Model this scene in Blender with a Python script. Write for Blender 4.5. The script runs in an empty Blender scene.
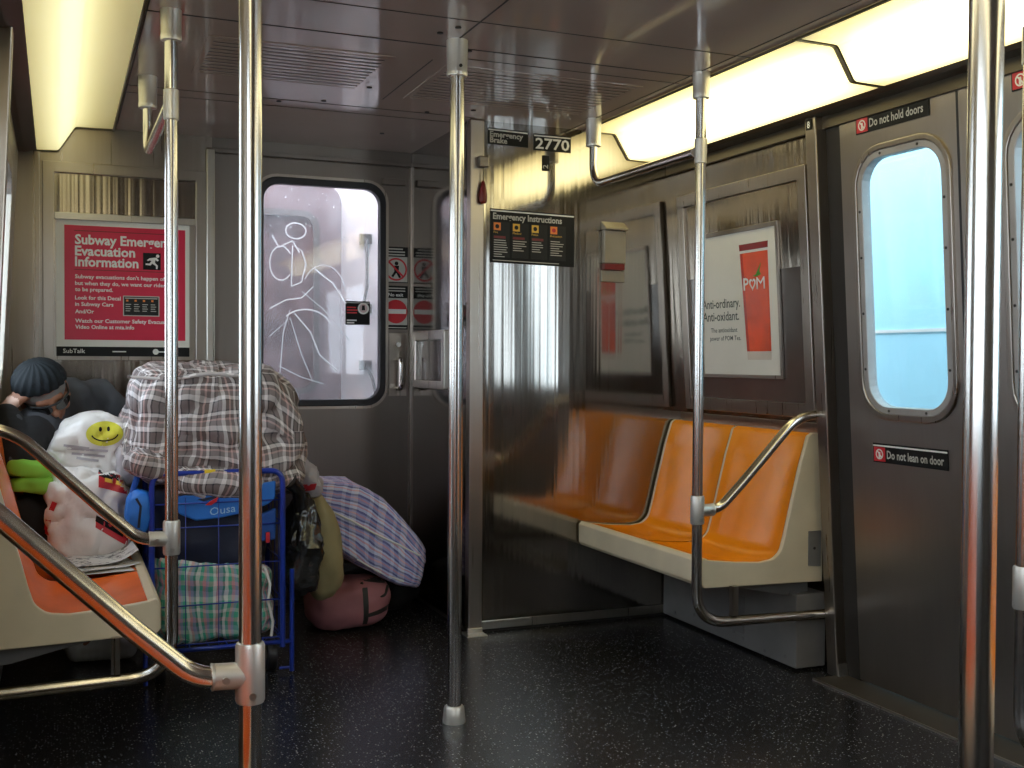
import bpy, bmesh, math, random
from mathutils import Vector as V, Matrix, noise, Euler
from mathutils.bvhtree import BVHTree
random.seed(7)
C = bpy.context.scene.collection
PI = math.pi
H = 1.08            # eye height of the seated photographer
W = 2.20            # mirror line: x on the left side = W - x on the right side

# ------------------------------------------------------------------ materials
def nmat(name):
    m = bpy.data.materials.new(name); m.use_nodes = True
    nt = m.node_tree; p = nt.nodes['Principled BSDF']
    return m, nt, p
def lnk(nt, a, b): nt.links.new(a, b)
def mathn(nt, op, a, b=None, c=None):
    n = nt.nodes.new('ShaderNodeMath'); n.operation = op
    for i, x in enumerate((a, b, c)):
        if x is None: continue
        if isinstance(x, (int, float)): n.inputs[i].default_value = x
        else: lnk(nt, x, n.inputs[i])
    return n.outputs[0]
def ramp(nt, fac, stops, interp='LINEAR'):
    r = nt.nodes.new('ShaderNodeValToRGB'); r.color_ramp.interpolation = interp
    els = r.color_ramp.elements
    while len(els) < len(stops): els.new(0.5)
    for e, (pos, col) in zip(els, stops):
        e.position = pos; e.color = (*col, 1)
    lnk(nt, fac, r.inputs[0]); return r.outputs[0]
def mapped(nt, scale, coord='Object'):
    tc = nt.nodes.new('ShaderNodeTexCoord'); mp = nt.nodes.new('ShaderNodeMapping')
    mp.inputs['Scale'].default_value = scale
    lnk(nt, tc.outputs[coord], mp.inputs[0]); return mp.outputs[0]
def noisen(nt, vec, scale=1.0, detail=2.0, rough=.5):
    n = nt.nodes.new('ShaderNodeTexNoise'); n.inputs['Scale'].default_value = scale
    n.inputs['Detail'].default_value = detail; n.inputs['Roughness'].default_value = rough
    lnk(nt, vec, n.inputs['Vector']); return n.outputs['Fac']
def bump(nt, p, h, strength, dist):
    b = nt.nodes.new('ShaderNodeBump'); b.inputs['Strength'].default_value = strength
    b.inputs['Distance'].default_value = dist
    lnk(nt, h, b.inputs['Height']); lnk(nt, b.outputs[0], p.inputs['Normal'])

def plain(name, col, rough=.5, metal=0.0, spec=.5, var=.12, bmp=0.0, bscale=60, coat=0.0):
    m, nt, p = nmat(name)
    n = noisen(nt, mapped(nt, (7, 7, 7)), 1.0, 4)
    d = tuple(c * (1 - var) for c in col); l = tuple(min(1, c * (1 + var)) for c in col)
    lnk(nt, ramp(nt, n, [(.3, d), (.7, l)]), p.inputs['Base Color'])
    p.inputs['Roughness'].default_value = rough; p.inputs['Metallic'].default_value = metal
    p.inputs['Specular IOR Level'].default_value = spec
    p.inputs['Coat Weight'].default_value = coat
    if bmp: bump(nt, p, noisen(nt, mapped(nt, (bscale,) * 3), 1.0, 3), bmp, .004)
    return m
def steel(name, col, rough, streak=(90, 90, 1.2), amt=.25, ripple=0.0, rfreq=20, rdist=.002, blotch=.25):
    """brushed stainless: fine vertical brush streaks, blotchy wear, optional vertical ribs"""
    m, nt, p = nmat(name)
    a = noisen(nt, mapped(nt, streak), 1.0, 3)
    b = noisen(nt, mapped(nt, (2.2, 2.2, 1.3)), 1.0, 4)
    k = mathn(nt, 'MULTIPLY_ADD', mathn(nt, 'SUBTRACT', a, .5), amt, mathn(nt, 'MULTIPLY_ADD', mathn(nt, 'SUBTRACT', b, .5), blotch, .5))
    d = tuple(c * .6 for c in col); l = tuple(min(1, c * 1.35) for c in col)
    lnk(nt, ramp(nt, k, [(.25, d), (.75, l)]), p.inputs['Base Color'])
    p.inputs['Metallic'].default_value = 1.0
    lnk(nt, mathn(nt, 'MULTIPLY_ADD', a, rough * .5, rough * .75), p.inputs['Roughness'])
    if ripple:
        v = mapped(nt, (rfreq, rfreq, .25))
        w = noisen(nt, v, 1.0, 1.5)
        bump(nt, p, w, ripple, rdist)
    else:
        bump(nt, p, a, .06, .001)
    return m
def emit(name, col, strength):
    m, nt, p = nmat(name)
    p.inputs['Base Color'].default_value = (*col, 1)
    p.inputs['Emission Color'].default_value = (*col, 1); p.inputs['Emission Strength'].default_value = strength
    return m
def diffuser(name, col, strength, endfade=.45):
    """lamp cover: no tubes built, their uneven glow is painted into the emission (UV u = along, v = across)"""
    m, nt, p = nmat(name)
    tc = nt.nodes.new('ShaderNodeTexCoord'); s = nt.nodes.new('ShaderNodeSeparateXYZ'); lnk(nt, tc.outputs['UV'], s.inputs[0])
    u = mathn(nt, 'ABSOLUTE', mathn(nt, 'MULTIPLY_ADD', s.outputs[0], 2, -1))
    v = mathn(nt, 'ABSOLUTE', mathn(nt, 'MULTIPLY_ADD', s.outputs[1], 2, -1))
    fu = mathn(nt, 'MULTIPLY_ADD', mathn(nt, 'POWER', u, 6.0), -endfade, 1)
    dv = mathn(nt, 'MULTIPLY_ADD', s.outputs[1], 1/.34, -.62/.34)
    fv = mathn(nt, 'MULTIPLY_ADD', mathn(nt, 'EXPONENT', mathn(nt, 'MULTIPLY', mathn(nt, 'MULTIPLY', dv, dv), -1.0)), .84, .16)  # painted glow, strongest where the tube would lie
    k = mathn(nt, 'MULTIPLY', fu, fv)
    lnk(nt, mathn(nt, 'MULTIPLY', k, strength), p.inputs['Emission Strength'])
    lnk(nt, ramp(nt, k, [(.2, (col[0], col[1] * .88, col[2] * .6)), (.9, col)]), p.inputs['Emission Color'])
    p.inputs['Base Color'].default_value = (.8, .78, .6, 1); p.inputs['Roughness'].default_value = .4
    return m
def pane(name, tint, haze, hazecol=(.9, .93, 1.0), gloss=.12):
    """thin glass: see-through with a mirror share and a scratched haze"""
    m = bpy.data.materials.new(name); m.use_nodes = True; nt = m.node_tree; nt.nodes.clear()
    out = nt.nodes.new('ShaderNodeOutputMaterial')
    t = nt.nodes.new('ShaderNodeBsdfTransparent'); t.inputs[0].default_value = (*tint, 1)
    g = nt.nodes.new('ShaderNodeBsdfGlossy'); g.inputs['Roughness'].default_value = .03
    d = nt.nodes.new('ShaderNodeBsdfTranslucent'); d.inputs[0].default_value = (*hazecol, 1)
    mx = nt.nodes.new('ShaderNodeMixShader'); mx.inputs[0].default_value = gloss
    lnk(nt, t.outputs[0], mx.inputs[1]); lnk(nt, g.outputs[0], mx.inputs[2])
    n = noisen(nt, mapped(nt, (9, 9, 5)), 1.0, 5, .6)
    mh = nt.nodes.new('ShaderNodeMixShader')
    lnk(nt, mathn(nt, 'MULTIPLY', n, haze * 2), mh.inputs[0])
    lnk(nt, mx.outputs[0], mh.inputs[1]); lnk(nt, d.outputs[0], mh.inputs[2])
    lnk(nt, mh.outputs[0], out.inputs[0]); return m
def plaid(name, pu, su, pv, sv, fac=.5, rough=.45, wr=.25):
    m, nt, p = nmat(name)
    tc = nt.nodes.new('ShaderNodeTexCoord'); s = nt.nodes.new('ShaderNodeSeparateXYZ')
    nz = nt.nodes.new('ShaderNodeTexNoise'); nz.inputs['Scale'].default_value = 6; nz.inputs['Detail'].default_value = 3; lnk(nt, mapped(nt, (1,1,1)), nz.inputs['Vector'])
    ad = nt.nodes.new('ShaderNodeVectorMath'); ad.operation = 'MULTIPLY_ADD'; lnk(nt, nz.outputs['Color'], ad.inputs[0]); ad.inputs[1].default_value = (.05,.05,0); lnk(nt, tc.outputs['UV'], ad.inputs[2])
    lnk(nt, ad.outputs[0], s.inputs[0])
    a = ramp(nt, mathn(nt, 'FRACT', mathn(nt, 'DIVIDE', s.outputs[0], pu)), su, 'CONSTANT')
    b = ramp(nt, mathn(nt, 'FRACT', mathn(nt, 'DIVIDE', s.outputs[1], pv)), sv, 'CONSTANT')
    mx = nt.nodes.new('ShaderNodeMixRGB'); mx.inputs[0].default_value = fac
    lnk(nt, a, mx.inputs[1]); lnk(nt, b, mx.inputs[2]); lnk(nt, mx.outputs[0], p.inputs['Base Color'])
    p.inputs['Roughness'].default_value = rough
    bump(nt, p, noisen(nt, mapped(nt, (22, 22, 22)), 1.0, 3), wr, .012)
    return m

M = {}
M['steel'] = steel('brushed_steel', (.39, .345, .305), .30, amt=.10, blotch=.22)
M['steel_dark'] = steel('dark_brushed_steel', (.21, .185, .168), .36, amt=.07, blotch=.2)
M['steel_door'] = steel('door_steel', (.34, .305, .28), .36, amt=.08, blotch=.45)
M['steel_cab'] = steel('ribbed_cab_steel', (.36, .335, .305), .10, amt=.12, ripple=.32, rfreq=34, rdist=.0022, blotch=.25)
M['steel_rib'] = steel('ribbed_panel_steel', (.34, .30, .26), .18, amt=.1, ripple=.6, rfreq=38, rdist=.004)
M['steel_side'] = steel('cab_side_steel', (.30, .28, .27), .11, amt=.1, ripple=.12, rfreq=12, rdist=.002)
M['steel_bright'] = steel('bright_trim_steel', (.56, .53, .48), .30, amt=.1)
M['valance'] = plain('brown_valance', (.085, .070, .052), .35, .6, var=.05)
M['pole'] = steel('pole_steel', (.56, .53, .50), .20, streak=(60, 60, 3), amt=.08, blotch=.1)
M['fitting'] = plain('cast_alloy_fitting', (.62, .59, .55), .42, .75, var=.06)
M['panelglass'] = plain('dark_glossy_panel', (.075, .06, .055), .1, 0.0, 1.0)
def ceil_mat():
    m, nt, p = nmat('ceiling_laminate')
    n = noisen(nt, mapped(nt, (3, 3, 3)), 1.0, 4)
    lnk(nt, ramp(nt, n, [(.3, (.36, .28, .235)), (.7, (.39, .305, .26))]), p.inputs['Base Color'])
    p.inputs['Roughness'].default_value = .09; p.inputs['Specular IOR Level'].default_value = .8
    return m
M['ceiling'] = ceil_mat()
def floor_mat():
    m, nt, p = nmat('speckled_floor')
    co = mapped(nt, (1, 1, 1))
    vo = nt.nodes.new('ShaderNodeTexVoronoi'); vo.inputs['Scale'].default_value = 125; lnk(nt, co, vo.inputs['Vector'])
    sep = nt.nodes.new('ShaderNodeSeparateColor'); lnk(nt, vo.outputs['Color'], sep.inputs[0])
    dot = mathn(nt, 'MULTIPLY', mathn(nt, 'LESS_THAN', vo.outputs['Distance'], .27), mathn(nt, 'GREATER_THAN', sep.outputs[0], .60))
    col = ramp(nt, sep.outputs[1], [(0, (.06, .06, .075)), (.5, (.15, .15, .165)), (.85, (.36, .35, .31))])
    w = noisen(nt, mapped(nt, (60, 60, 60)), 1.0, 2)
    base = ramp(nt, w, [(.3, (.013, .013, .017)), (.7, (.018, .019, .025))])
    mx = nt.nodes.new('ShaderNodeMixRGB'); lnk(nt, dot, mx.inputs[0]); lnk(nt, base, mx.inputs[1]); lnk(nt, col, mx.inputs[2])
    lnk(nt, mx.outputs[0], p.inputs['Base Color'])
    p.inputs['Roughness'].default_value = .27
    p.inputs['Specular IOR Level'].default_value = .4
    return m
M['floor'] = floor_mat()
M['cream'] = plain('cream_fibreglass', (.66, .56, .40), .42, var=.07)
M['orange'] = plain('yellow_orange_fibreglass', (.85, .27, .008), .20, var=.08, spec=.4)
M['redorange'] = plain('red_orange_fibreglass', (.82, .16, .03), .25, var=.14, spec=.4)
M['black'] = plain('matt_black', (.012, .012, .013), .55)
M['rubber'] = plain('black_rubber', (.014, .014, .020), .4)
M['grey'] = plain('grey_paint', (.17, .16, .155), .5)
M['dispenser'] = plain('dull_tan_metal', (.30, .27, .22), .4, .4)
M['sill'] = plain('pale_grey_window_trim', (.36, .34, .33), .45, .3)
M['slot'] = plain('slot_black', (.02, .016, .014), .7)
M['white'] = plain('white_print', (.78, .77, .74), .5, var=.03)
M['offwhite'] = plain('poster_white', (.74, .72, .66), .35, var=.03)
M['signblack'] = plain('sign_black', (.008, .008, .009), .5, spec=.2, var=.1)
M['signgrey'] = plain('sign_column_grey', (.022, .022, .022), .5, spec=.2)
M['red'] = plain('sign_red', (.52, .02, .03), .4, var=.05)
M['postred'] = plain('poster_crimson', (.62, .012, .055), .35, var=.05)
M['darkred'] = plain('dark_red', (.16, .012, .012), .4)
M['signorange'] = plain('sign_orange', (.80, .22, .03), .45)
M['signyellow'] = plain('sign_yellow', (.75, .45, .05), .45)
M['textgrey'] = plain('small_print_grey', (.45, .44, .40), .5)
M['textdark'] = plain('dark_green_print', (.03, .05, .04), .5)
M['tea'] = plain('red_amber_tea', (.70, .07, .012), .25, var=.25)
M['tearim'] = plain('dark_red_tea', (.22, .012, .012), .25)
M['glassgrey'] = plain('printed_glass_grey', (.62, .55, .48), .3)
M['green'] = plain('leaf_green', (.06, .30, .03), .5)
M['bluewire'] = plain('blue_enamel', (.012, .035, .30), .3, coat=.3)
M['brightblue'] = plain('bright_blue_nylon', (.02, .17, .62), .55, bmp=.3, bscale=25)
M['navy'] = plain('navy_nylon', (.008, .012, .035), .6, bmp=.3, bscale=25)
M['yellow'] = plain('yellow_clip', (.75, .52, .03), .4)
M['blackplastic'] = plain('black_plastic_film', (.018, .018, .020), .22, spec=.8, bmp=1.0, bscale=38)
M['tan'] = plain('olive_tan_cloth', (.30, .25, .13), .7, bmp=.4, bscale=20)
M['whitefilm'] = plain('white_plastic_film', (.78, .75, .74), .38, bmp=.7, bscale=24, var=.05)
M['greyfilm'] = plain('grey_plastic_film', (.40, .37, .40), .4, bmp=.5, bscale=20)
M['pink'] = plain('dusty_pink_nylon', (.33, .13, .15), .7, bmp=.25, bscale=25)
M['skin'] = plain('brown_skin', (.27, .115, .065), .5, var=.1)
M['palm'] = plain('overexposed_skin', (.60, .38, .30), .5, var=.05)  # lighter copy of the skin: strong daylight on the hand put into the colour
M['hoodie'] = plain('grey_blue_fleece', (.065, .07, .085), .9, bmp=.4, bscale=30, var=.25)
M['coat'] = plain('black_cloth', (.008, .008, .010), .85, bmp=.3, bscale=30)
M['jeans'] = plain('dark_blue_denim', (.02, .035, .08), .9)
M['hat'] = plain('charcoal_knit', (.007, .010, .013), .8, spec=.25)
M['hair'] = plain('grey_hair', (.20, .19, .19), .8, bmp=.5, bscale=80)
M['lens'] = plain('dark_lens', (.006, .006, .007), .08, spec=.9)
M['lime'] = plain('lime_cloth', (.25, .60, .06), .7, bmp=.3, bscale=20)
M['shoe'] = plain('off_white_shoe', (.50, .48, .45), .6)
M['paper'] = plain('newsprint', (.55, .53, .50), .8, var=.1)
def etch():
    m = bpy.data.materials.new('etched_scratches'); m.use_nodes = True; nt = m.node_tree; nt.nodes.clear()
    out = nt.nodes.new('ShaderNodeOutputMaterial'); t = nt.nodes.new('ShaderNodeBsdfTranslucent'); t.inputs[0].default_value = (.95,.95,.97,1)
    d = nt.nodes.new('ShaderNodeBsdfTransparent'); mx = nt.nodes.new('ShaderNodeMixShader'); mx.inputs[0].default_value = .5
    lnk(nt, d.outputs[0], mx.inputs[1]); lnk(nt, t.outputs[0], mx.inputs[2]); lnk(nt, mx.outputs[0], out.inputs[0]); return m
M['etch'] = etch()
M['nextcar'] = plain('pale_painted_steel', (.90, .80, .80), .4, var=.06)
M['nextdoor'] = plain('next_car_door', (.27, .20, .21), .4, var=.2)
M['nextglass'] = plain('next_car_window', (.17, .12, .125), .25, var=.6)
M['tarp'] = plain('light_blue_wall', (.42, .82, .97), .6, var=.04)
M['ballast'] = plain('track_bed', (.06, .055, .05), .9)
M['lampR'] = diffuser('lamp_cover_bright', (1.0, .91, .50), 4.0, .5)
M['lampL'] = diffuser('lamp_cover_soft', (1.0, .95, .52), 1.25, .2)
M['lampN'] = diffuser('lamp_cover_near', (1.0, .92, .60), 3.6, .2)
M['lampframe'] = plain('lamp_divider', (.34, .30, .20), .4)
M['paneclear'] = pane('window_glass', (.94, .98, 1.0), .04, gloss=.045)
M['panehazy'] = pane('scratched_glass', (.97, .93, .94), .07, gloss=.05)
GREY, WHT, DRK, PNK, BRN = (.24, .20, .20), (.80, .75, .76), (.03, .028, .038), (.62, .40, .38), (.14, .105, .105)
M['plaid_grey'] = plaid('grey_brown_plaid', .098,
    [(0, GREY), (.14, DRK), (.19, GREY), (.34, WHT), (.47, BRN), (.60, PNK), (.67, BRN), (.80, WHT), (.90, DRK), (.95, GREY)], .105,
    [(0, BRN), (.18, DRK), (.23, WHT), (.38, GREY), (.55, PNK), (.61, BRN), (.72, WHT), (.83, DRK), (.88, BRN)], .5)
LAV, NVY, PBL, RSE = (.36, .36, .68), (.006, .012, .22), (.68, .72, .95), (.80, .32, .36)
M['plaid_blue'] = plaid('blue_white_plaid', .11,
    [(0, LAV), (.15, PBL), (.3, (.26, .28, .55)), (.5, PBL), (.62, (.85, .80, .90)), (.78, LAV)], .062,
    [(0, LAV), (.1, NVY), (.24, PBL), (.42, RSE), (.52, PBL), (.64, NVY), (.76, LAV), (.9, RSE)], .62)
GRN, TEAL, WH2, PK2, LV2 = (.06, .42, .28), (.03, .18, .17), (.75, .75, .72), (.65, .28, .32), (.30, .32, .52)
M['plaid_green'] = plaid('green_pink_plaid', .088,
    [(0, GRN), (.16, WH2), (.26, PK2), (.36, LV2), (.48, TEAL), (.56, WH2), (.68, GRN), (.8, PK2), (.9, LV2)], .12,
    [(0, GRN), (.2, WH2), (.35, LV2), (.5, TEAL), (.62, PK2), (.75, GRN), (.9, WH2)], .38)

# ------------------------------------------------------------------ mesh builder
class Fr:
    """a local frame: origin, right, up; normal = right x up"""
    def __init__(s, O, r=(1, 0, 0), u=(0, 0, 1)):
        s.O = V(O); s.r = V(r).normalized(); s.u = V(u).normalized(); s.n = s.r.cross(s.u)
    def __call__(s, a, b, c=0.0): return s.O + s.r * a + s.u * b + s.n * c
    def at(s, a, b, c=0.0): return Fr(s(a, b, c), s.r, s.u)

class MB:
    def __init__(s): s.v = []; s.f = []; s.uv = []; s.sm = []
    def add(s, pts, faces, uvs=None, smooth=False):
        o = len(s.v); s.v += [V(p) for p in pts]
        for k, f in enumerate(faces):
            s.f.append([i + o for i in f]); s.uv.append(uvs[k] if uvs else None); s.sm.append(smooth)
        return s
    def box(s, lo, hi):
        x0, y0, z0 = lo; x1, y1, z1 = hi
        p = [(x0,y0,z0),(x1,y0,z0),(x1,y1,z0),(x0,y1,z0),(x0,y0,z1),(x1,y0,z1),(x1,y1,z1),(x0,y1,z1)]
        return s.add(p, [(0,3,2,1),(4,5,6,7),(0,1,5,4),(1,2,6,5),(2,3,7,6),(3,0,4,7)])
    def fbox(s, F, a0, a1, b0, b1, c0=0.0, c1=.002):
        p = [F(a,b,c) for c in (c0,c1) for a,b in ((a0,b0),(a1,b0),(a1,b1),(a0,b1))]
        return s.add(p, [(0,3,2,1),(4,5,6,7),(0,1,5,4),(1,2,6,5),(2,3,7,6),(3,0,4,7)])
    def prism(s, F, poly, c0, c1):
        n = len(poly); p = [F(a,b,c0) for a,b in poly] + [F(a,b,c1) for a,b in poly]
        fs = [tuple(range(n))[::-1], tuple(range(n, 2*n))] + [(i,(i+1)%n,(i+1)%n+n,i+n) for i in range(n)]
        return s.add(p, fs)
    def ring(s, F, outer, inner, c0, c1):
        n = len(outer)
        p = [F(a,b,c0) for a,b in outer] + [F(a,b,c0) for a,b in inner] + [F(a,b,c1) for a,b in outer] + [F(a,b,c1) for a,b in inner]
        fs = []
        for i in range(n):
            j = (i+1) % n
            fs += [(i,n+i,n+j,j), (2*n+i,2*n+j,3*n+j,3*n+i), (i,j,2*n+j,2*n+i), (n+i,3*n+i,3*n+j,n+j)]
        return s.add(p, fs)
    def tube(s, path, r, seg=14, caps=True):
        path = [V(p) for p in path]; n = len(path)
        rs = r if isinstance(r, (list, tuple)) else [r]*n
        t = [(path[min(i+1,n-1)]-path[max(i-1,0)]).normalized() for i in range(n)]
        a = V((0,0,1)) if abs(t[0].z) < .9 else V((1,0,0))
        x = t[0].cross(a).normalized(); pts = []
        for i in range(n):
            x = (x - t[i]*x.dot(t[i])).normalized(); y = t[i].cross(x)
            pts += [path[i] + (x*math.cos(2*PI*k/seg) + y*math.sin(2*PI*k/seg))*rs[i] for k in range(seg)]
        fs = [(i*seg+k, i*seg+(k+1)%seg, (i+1)*seg+(k+1)%seg, (i+1)*seg+k) for i in range(n-1) for k in range(seg)]
        s.add(pts, fs, smooth=True)
        if caps:
            s.add([pts[k] for k in range(seg)], [tuple(range(seg))[::-1]])
            s.add([pts[(n-1)*seg+k] for k in range(seg)], [tuple(range(seg))])
        return s
    def lathe(s, prof, O, ax=(0,0,1), seg=20):
        O = V(O); ax = V(ax).normalized()
        return s.tube([O + ax*(z + 1e-5*i) for i, (r, z) in enumerate(prof)], [max(r,1e-4) for r, z in prof], seg)
    def grid(s, pts, uv=None, smooth=True):
        n, m = len(pts), len(pts[0]); fs = []; us = []
        for i in range(n-1):
            for j in range(m-1):
                fs.append((i*m+j,(i+1)*m+j,(i+1)*m+j+1,i*m+j+1))
                us.append([(i/(n-1),j/(m-1)),((i+1)/(n-1),j/(m-1)),((i+1)/(n-1),(j+1)/(m-1)),(i/(n-1),(j+1)/(m-1))])
        return s.add([p for row in pts for p in row], fs, us, smooth)
    def sphere(s, c, r, seg=12, rings=8):
        c = V(c); r = V(r) if isinstance(r,(tuple,list)) else V((r,r,r))
        g = [[c+V((r.x*math.sin(PI*i/rings)*math.cos(2*PI*k/seg), r.y*math.sin(PI*i/rings)*math.sin(2*PI*k/seg), r.z*math.cos(PI*i/rings))) for k in range(seg+1)] for i in range(rings+1)]
        return s.grid(g)
    def build(s, name, mat, parent=None, weld=1e-5, bevel=0.0, subsurf=0, fixn=True):
        me = bpy.data.meshes.new(name)
        me.from_pydata([tuple(p) for p in s.v], [], s.f)
        me.polygons.foreach_set('use_smooth', s.sm)
        if any(u for u in s.uv):
            lay = me.uv_layers.new(name='UVMap'); k = 0
            for u, f in zip(s.uv, s.f):
                for q in range(len(f)):
                    if u: lay.data[k].uv = u[q]
                    k += 1
        bm = bmesh.new(); bm.from_mesh(me)
        if weld: bmesh.ops.remove_doubles(bm, verts=bm.verts, dist=weld)
        if fixn: bmesh.ops.recalc_face_normals(bm, faces=bm.faces)
        for e in bm.edges:
            if len(e.link_faces) == 2 and e.calc_face_angle(0) > .7: e.smooth = False
        bm.to_mesh(me); bm.free()
        me.materials.append(mat)
        o = bpy.data.objects.new(name, me); C.objects.link(o)
        if parent is not None:
            o.parent = parent
            o.matrix_parent_inverse = pinv(parent)
        if bevel:
            b = o.modifiers.new('Bevel','BEVEL'); b.width = bevel; b.segments = 2; b.limit_method = 'ANGLE'
        if subsurf:
            b = o.modifiers.new('Subsurf','SUBSURF'); b.levels = b.render_levels = subsurf
        return o
def wloc(o):
    m = o.matrix_basis.copy()
    if o.parent: m = wloc(o.parent) @ o.matrix_parent_inverse @ m
    return m
def pinv(o): return wloc(o).inverted()

def tag(o, label, cat, group=None):
    o['label'] = label; o['category'] = cat
    if group: o['group'] = group
    return o
def thing(name, label, cat, loc, group=None):
    o = bpy.data.objects.new(name, None); C.objects.link(o); o.location = loc; o.empty_display_size = .05
    return tag(o, label, cat, group)
def struct(o): o['kind'] = 'structure'; return o
def dup(root, loc, label, group=None):
    """copy a thing, its parts and sub-parts"""
    r = root.copy(); C.objects.link(r); r.location = loc; r['label'] = label
    if group: r['group'] = group
    def rec(a, b):
        for ch in [x for x in bpy.data.objects if x.parent == a]:
            c = ch.copy(); C.objects.link(c); c.parent = b; c.matrix_parent_inverse = ch.matrix_parent_inverse.copy(); rec(ch, c)
    rec(root, r); return r

def rrect(x0, y0, x1, y1, r, seg=6):
    P = []
    for cx, cy, a0 in ((x1-r,y1-r,0),(x0+r,y1-r,90),(x0+r,y0+r,180),(x1-r,y0+r,270)):
        for k in range(seg+1):
            a = math.radians(a0 + 90*k/seg); P.append((cx+r*math.cos(a), cy+r*math.sin(a)))
    return P
def circ(cx, cy, r, n=28): return [(cx+r*math.cos(2*PI*k/n), cy+r*math.sin(2*PI*k/n)) for k in range(n)]
def fillet(pts, rad, seg=8):
    pts = [V(p) for p in pts]; out = [pts[0]]
    for i in range(1, len(pts)-1):
        a, b, c = pts[i-1], pts[i], pts[i+1]; r = rad[i-1] if isinstance(rad,(list,tuple)) else rad
        d1 = (a-b); d2 = (c-b); ang = d1.angle(d2); t = min(r/math.tan(ang/2), d1.length*.49, d2.length*.49)
        p, q = b+d1.normalized()*t, b+d2.normalized()*t
        for k in range(seg+1):
            s_ = k/seg; out.append(p*(1-s_)**2 + b*2*s_*(1-s_) + q*s_**2)
    out.append(pts[-1]); return out

_tc = {}
def textmesh(body, bold=.012):
    key = (body, bold)
    if key in _tc: return _tc[key]
    cu = bpy.data.curves.new('t','FONT'); cu.body = body; cu.size = 1; cu.resolution_u = 2; cu.offset = bold
    ob = bpy.data.objects.new('t', cu); C.objects.link(ob); bpy.context.view_layer.update()
    me = bpy.data.meshes.new_from_object(ob.evaluated_get(bpy.context.evaluated_depsgraph_get()))
    vs = [(v.co.x, v.co.y) for v in me.vertices]; fs = [tuple(p.vertices) for p in me.polygons]
    bpy.data.objects.remove(ob); bpy.data.curves.remove(cu); bpy.data.meshes.remove(me)
    _tc[key] = (vs, fs); return vs, fs
def text(mb, body, F, x, y, h, w=None, c=.0012, bold=.012):
    """h = capital height, w = total width of the line, baseline-left at x,y"""
    vs, fs = textmesh(body, bold)
    if not vs: return
    x0 = min(p[0] for p in vs); x1 = max(p[0] for p in vs); sy = h/.70; sx = (w/(x1-x0)) if w else sy
    mb.add([F(x+(p[0]-x0)*sx, y+p[1]*sy, c) for p in vs], fs)

def W_right(z): return 2.47-.045*z
def FR(y, z=0.0, x0=2.47, b=.045):
    """frame on the right wall: a runs toward the camera (-y), b runs up the leaning wall"""
    return Fr((x0-b*z, y, z), (0,-1,0), (-b,0,1))
LX0, LB = -.235, .05
def FL(y, z=0.0, x0=LX0, b=LB):
    return Fr((x0+b*z, y, z), (0,1,0), (b,0,1))

# ------------------------------------------------------------------ setting
YE, YC, ZC = 4.83, 4.06, 2.02
struct(MB().box((-.45,-2.4,-.06),(2.65,YE+.02,0)).build('floor', M['floor']))
m = MB().box((.20,-2.4,ZC),(2.0,YE,ZC+.05)); struct(m.build('ceiling', M['ceiling']))
def seam(F, a0, a1, b0, b1, name): return struct(MB().fbox(F, a0, a1, b0, b1, 0, .0015).build(name, M['slot']))
FC = Fr((0,0,ZC), (1,0,0), (0,-1,0))     # ceiling frame seen from below; b = -y
for k, (x0, x1, y0, y1) in enumerate([(.2,2.0,3.142,3.147),(.2,2.0,2.88,2.882),(1.088,1.092,1.2,3.142),(1.088,1.091,3.30,3.87),
        (.2,1.5,4.02,4.022),(.2,1.5,4.13,4.132),(.225,.229,-2,4.7),(1.93,1.933,-2,4.05),(.2,2.0,1.147,1.15),(1.15,1.95,3.245,3.247)]):
    seam(FC, x0, x1, -y1, -y0, 'trim_%d' % (k+1))
for (x, y, g) in [(1.0,3.72,0),(1.02,3.02,0),(1.16,3.16,0),(1.05,2.95,0),(1.20,3.32,0),(1.3,4.0,0),(.75,4.05,0),(.9,3.98,0),(1.25,4.45,0),(1.45,3.9,0)]:
    tag(MB().lathe([(.009,0),(.009,-.003),(.004,-.004)], (x,y,ZC)).build('ceiling_screw', M['slot']), 'small dark screw head in the brown ceiling panels', 'screw', 'screw heads in the ceiling')

# end wall left of the door, wall above the door, closing wall behind the camera
struct(MB().box((-.35,YE,0),(.612,YE+.06,2.06)).build('wall_back', M['steel']))
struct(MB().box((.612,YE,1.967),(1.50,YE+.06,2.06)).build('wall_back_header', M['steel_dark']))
struct(MB().box((-.45,-2.46,0),(2.65,-2.4,2.2)).build('wall_front', M['steel_dark']))
# cab: face toward the camera, side toward the end door
struct(MB().box((1.50,YC,.0),(2.56,YE+.05,ZC+.04)).build('wall_cab_core', M['slot']))
struct(MB().box((1.55,YC-.004,.05),(2.50,YC,ZC)).build('wall_cab_face', M['steel_cab']))
struct(MB().box((1.496,YC+.03,.02),(1.50,YE,ZC)).build('wall_cab_side', M['steel_side']))
o = struct(MB().box((1.494,YC-.014,.02),(1.552,YC+.03,ZC)).build('trim_cab_corner', M['steel'], bevel=.004))
o = struct(MB().box((1.552,YC-.010,.012),(2.46,YC-.004,.046)).build('baseboard_cab', M['steel_bright'], bevel=.002))
struct(MB().fbox(Fr((1.47,YC-.07,0)), 0,.085,0,.005,-.09,.0).fbox(Fr((1.47,YC-.014,0)),.02,.082,0,.022,-.01,.006).build('trim_cab_foot', M['steel_bright'], bevel=.002))

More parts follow.
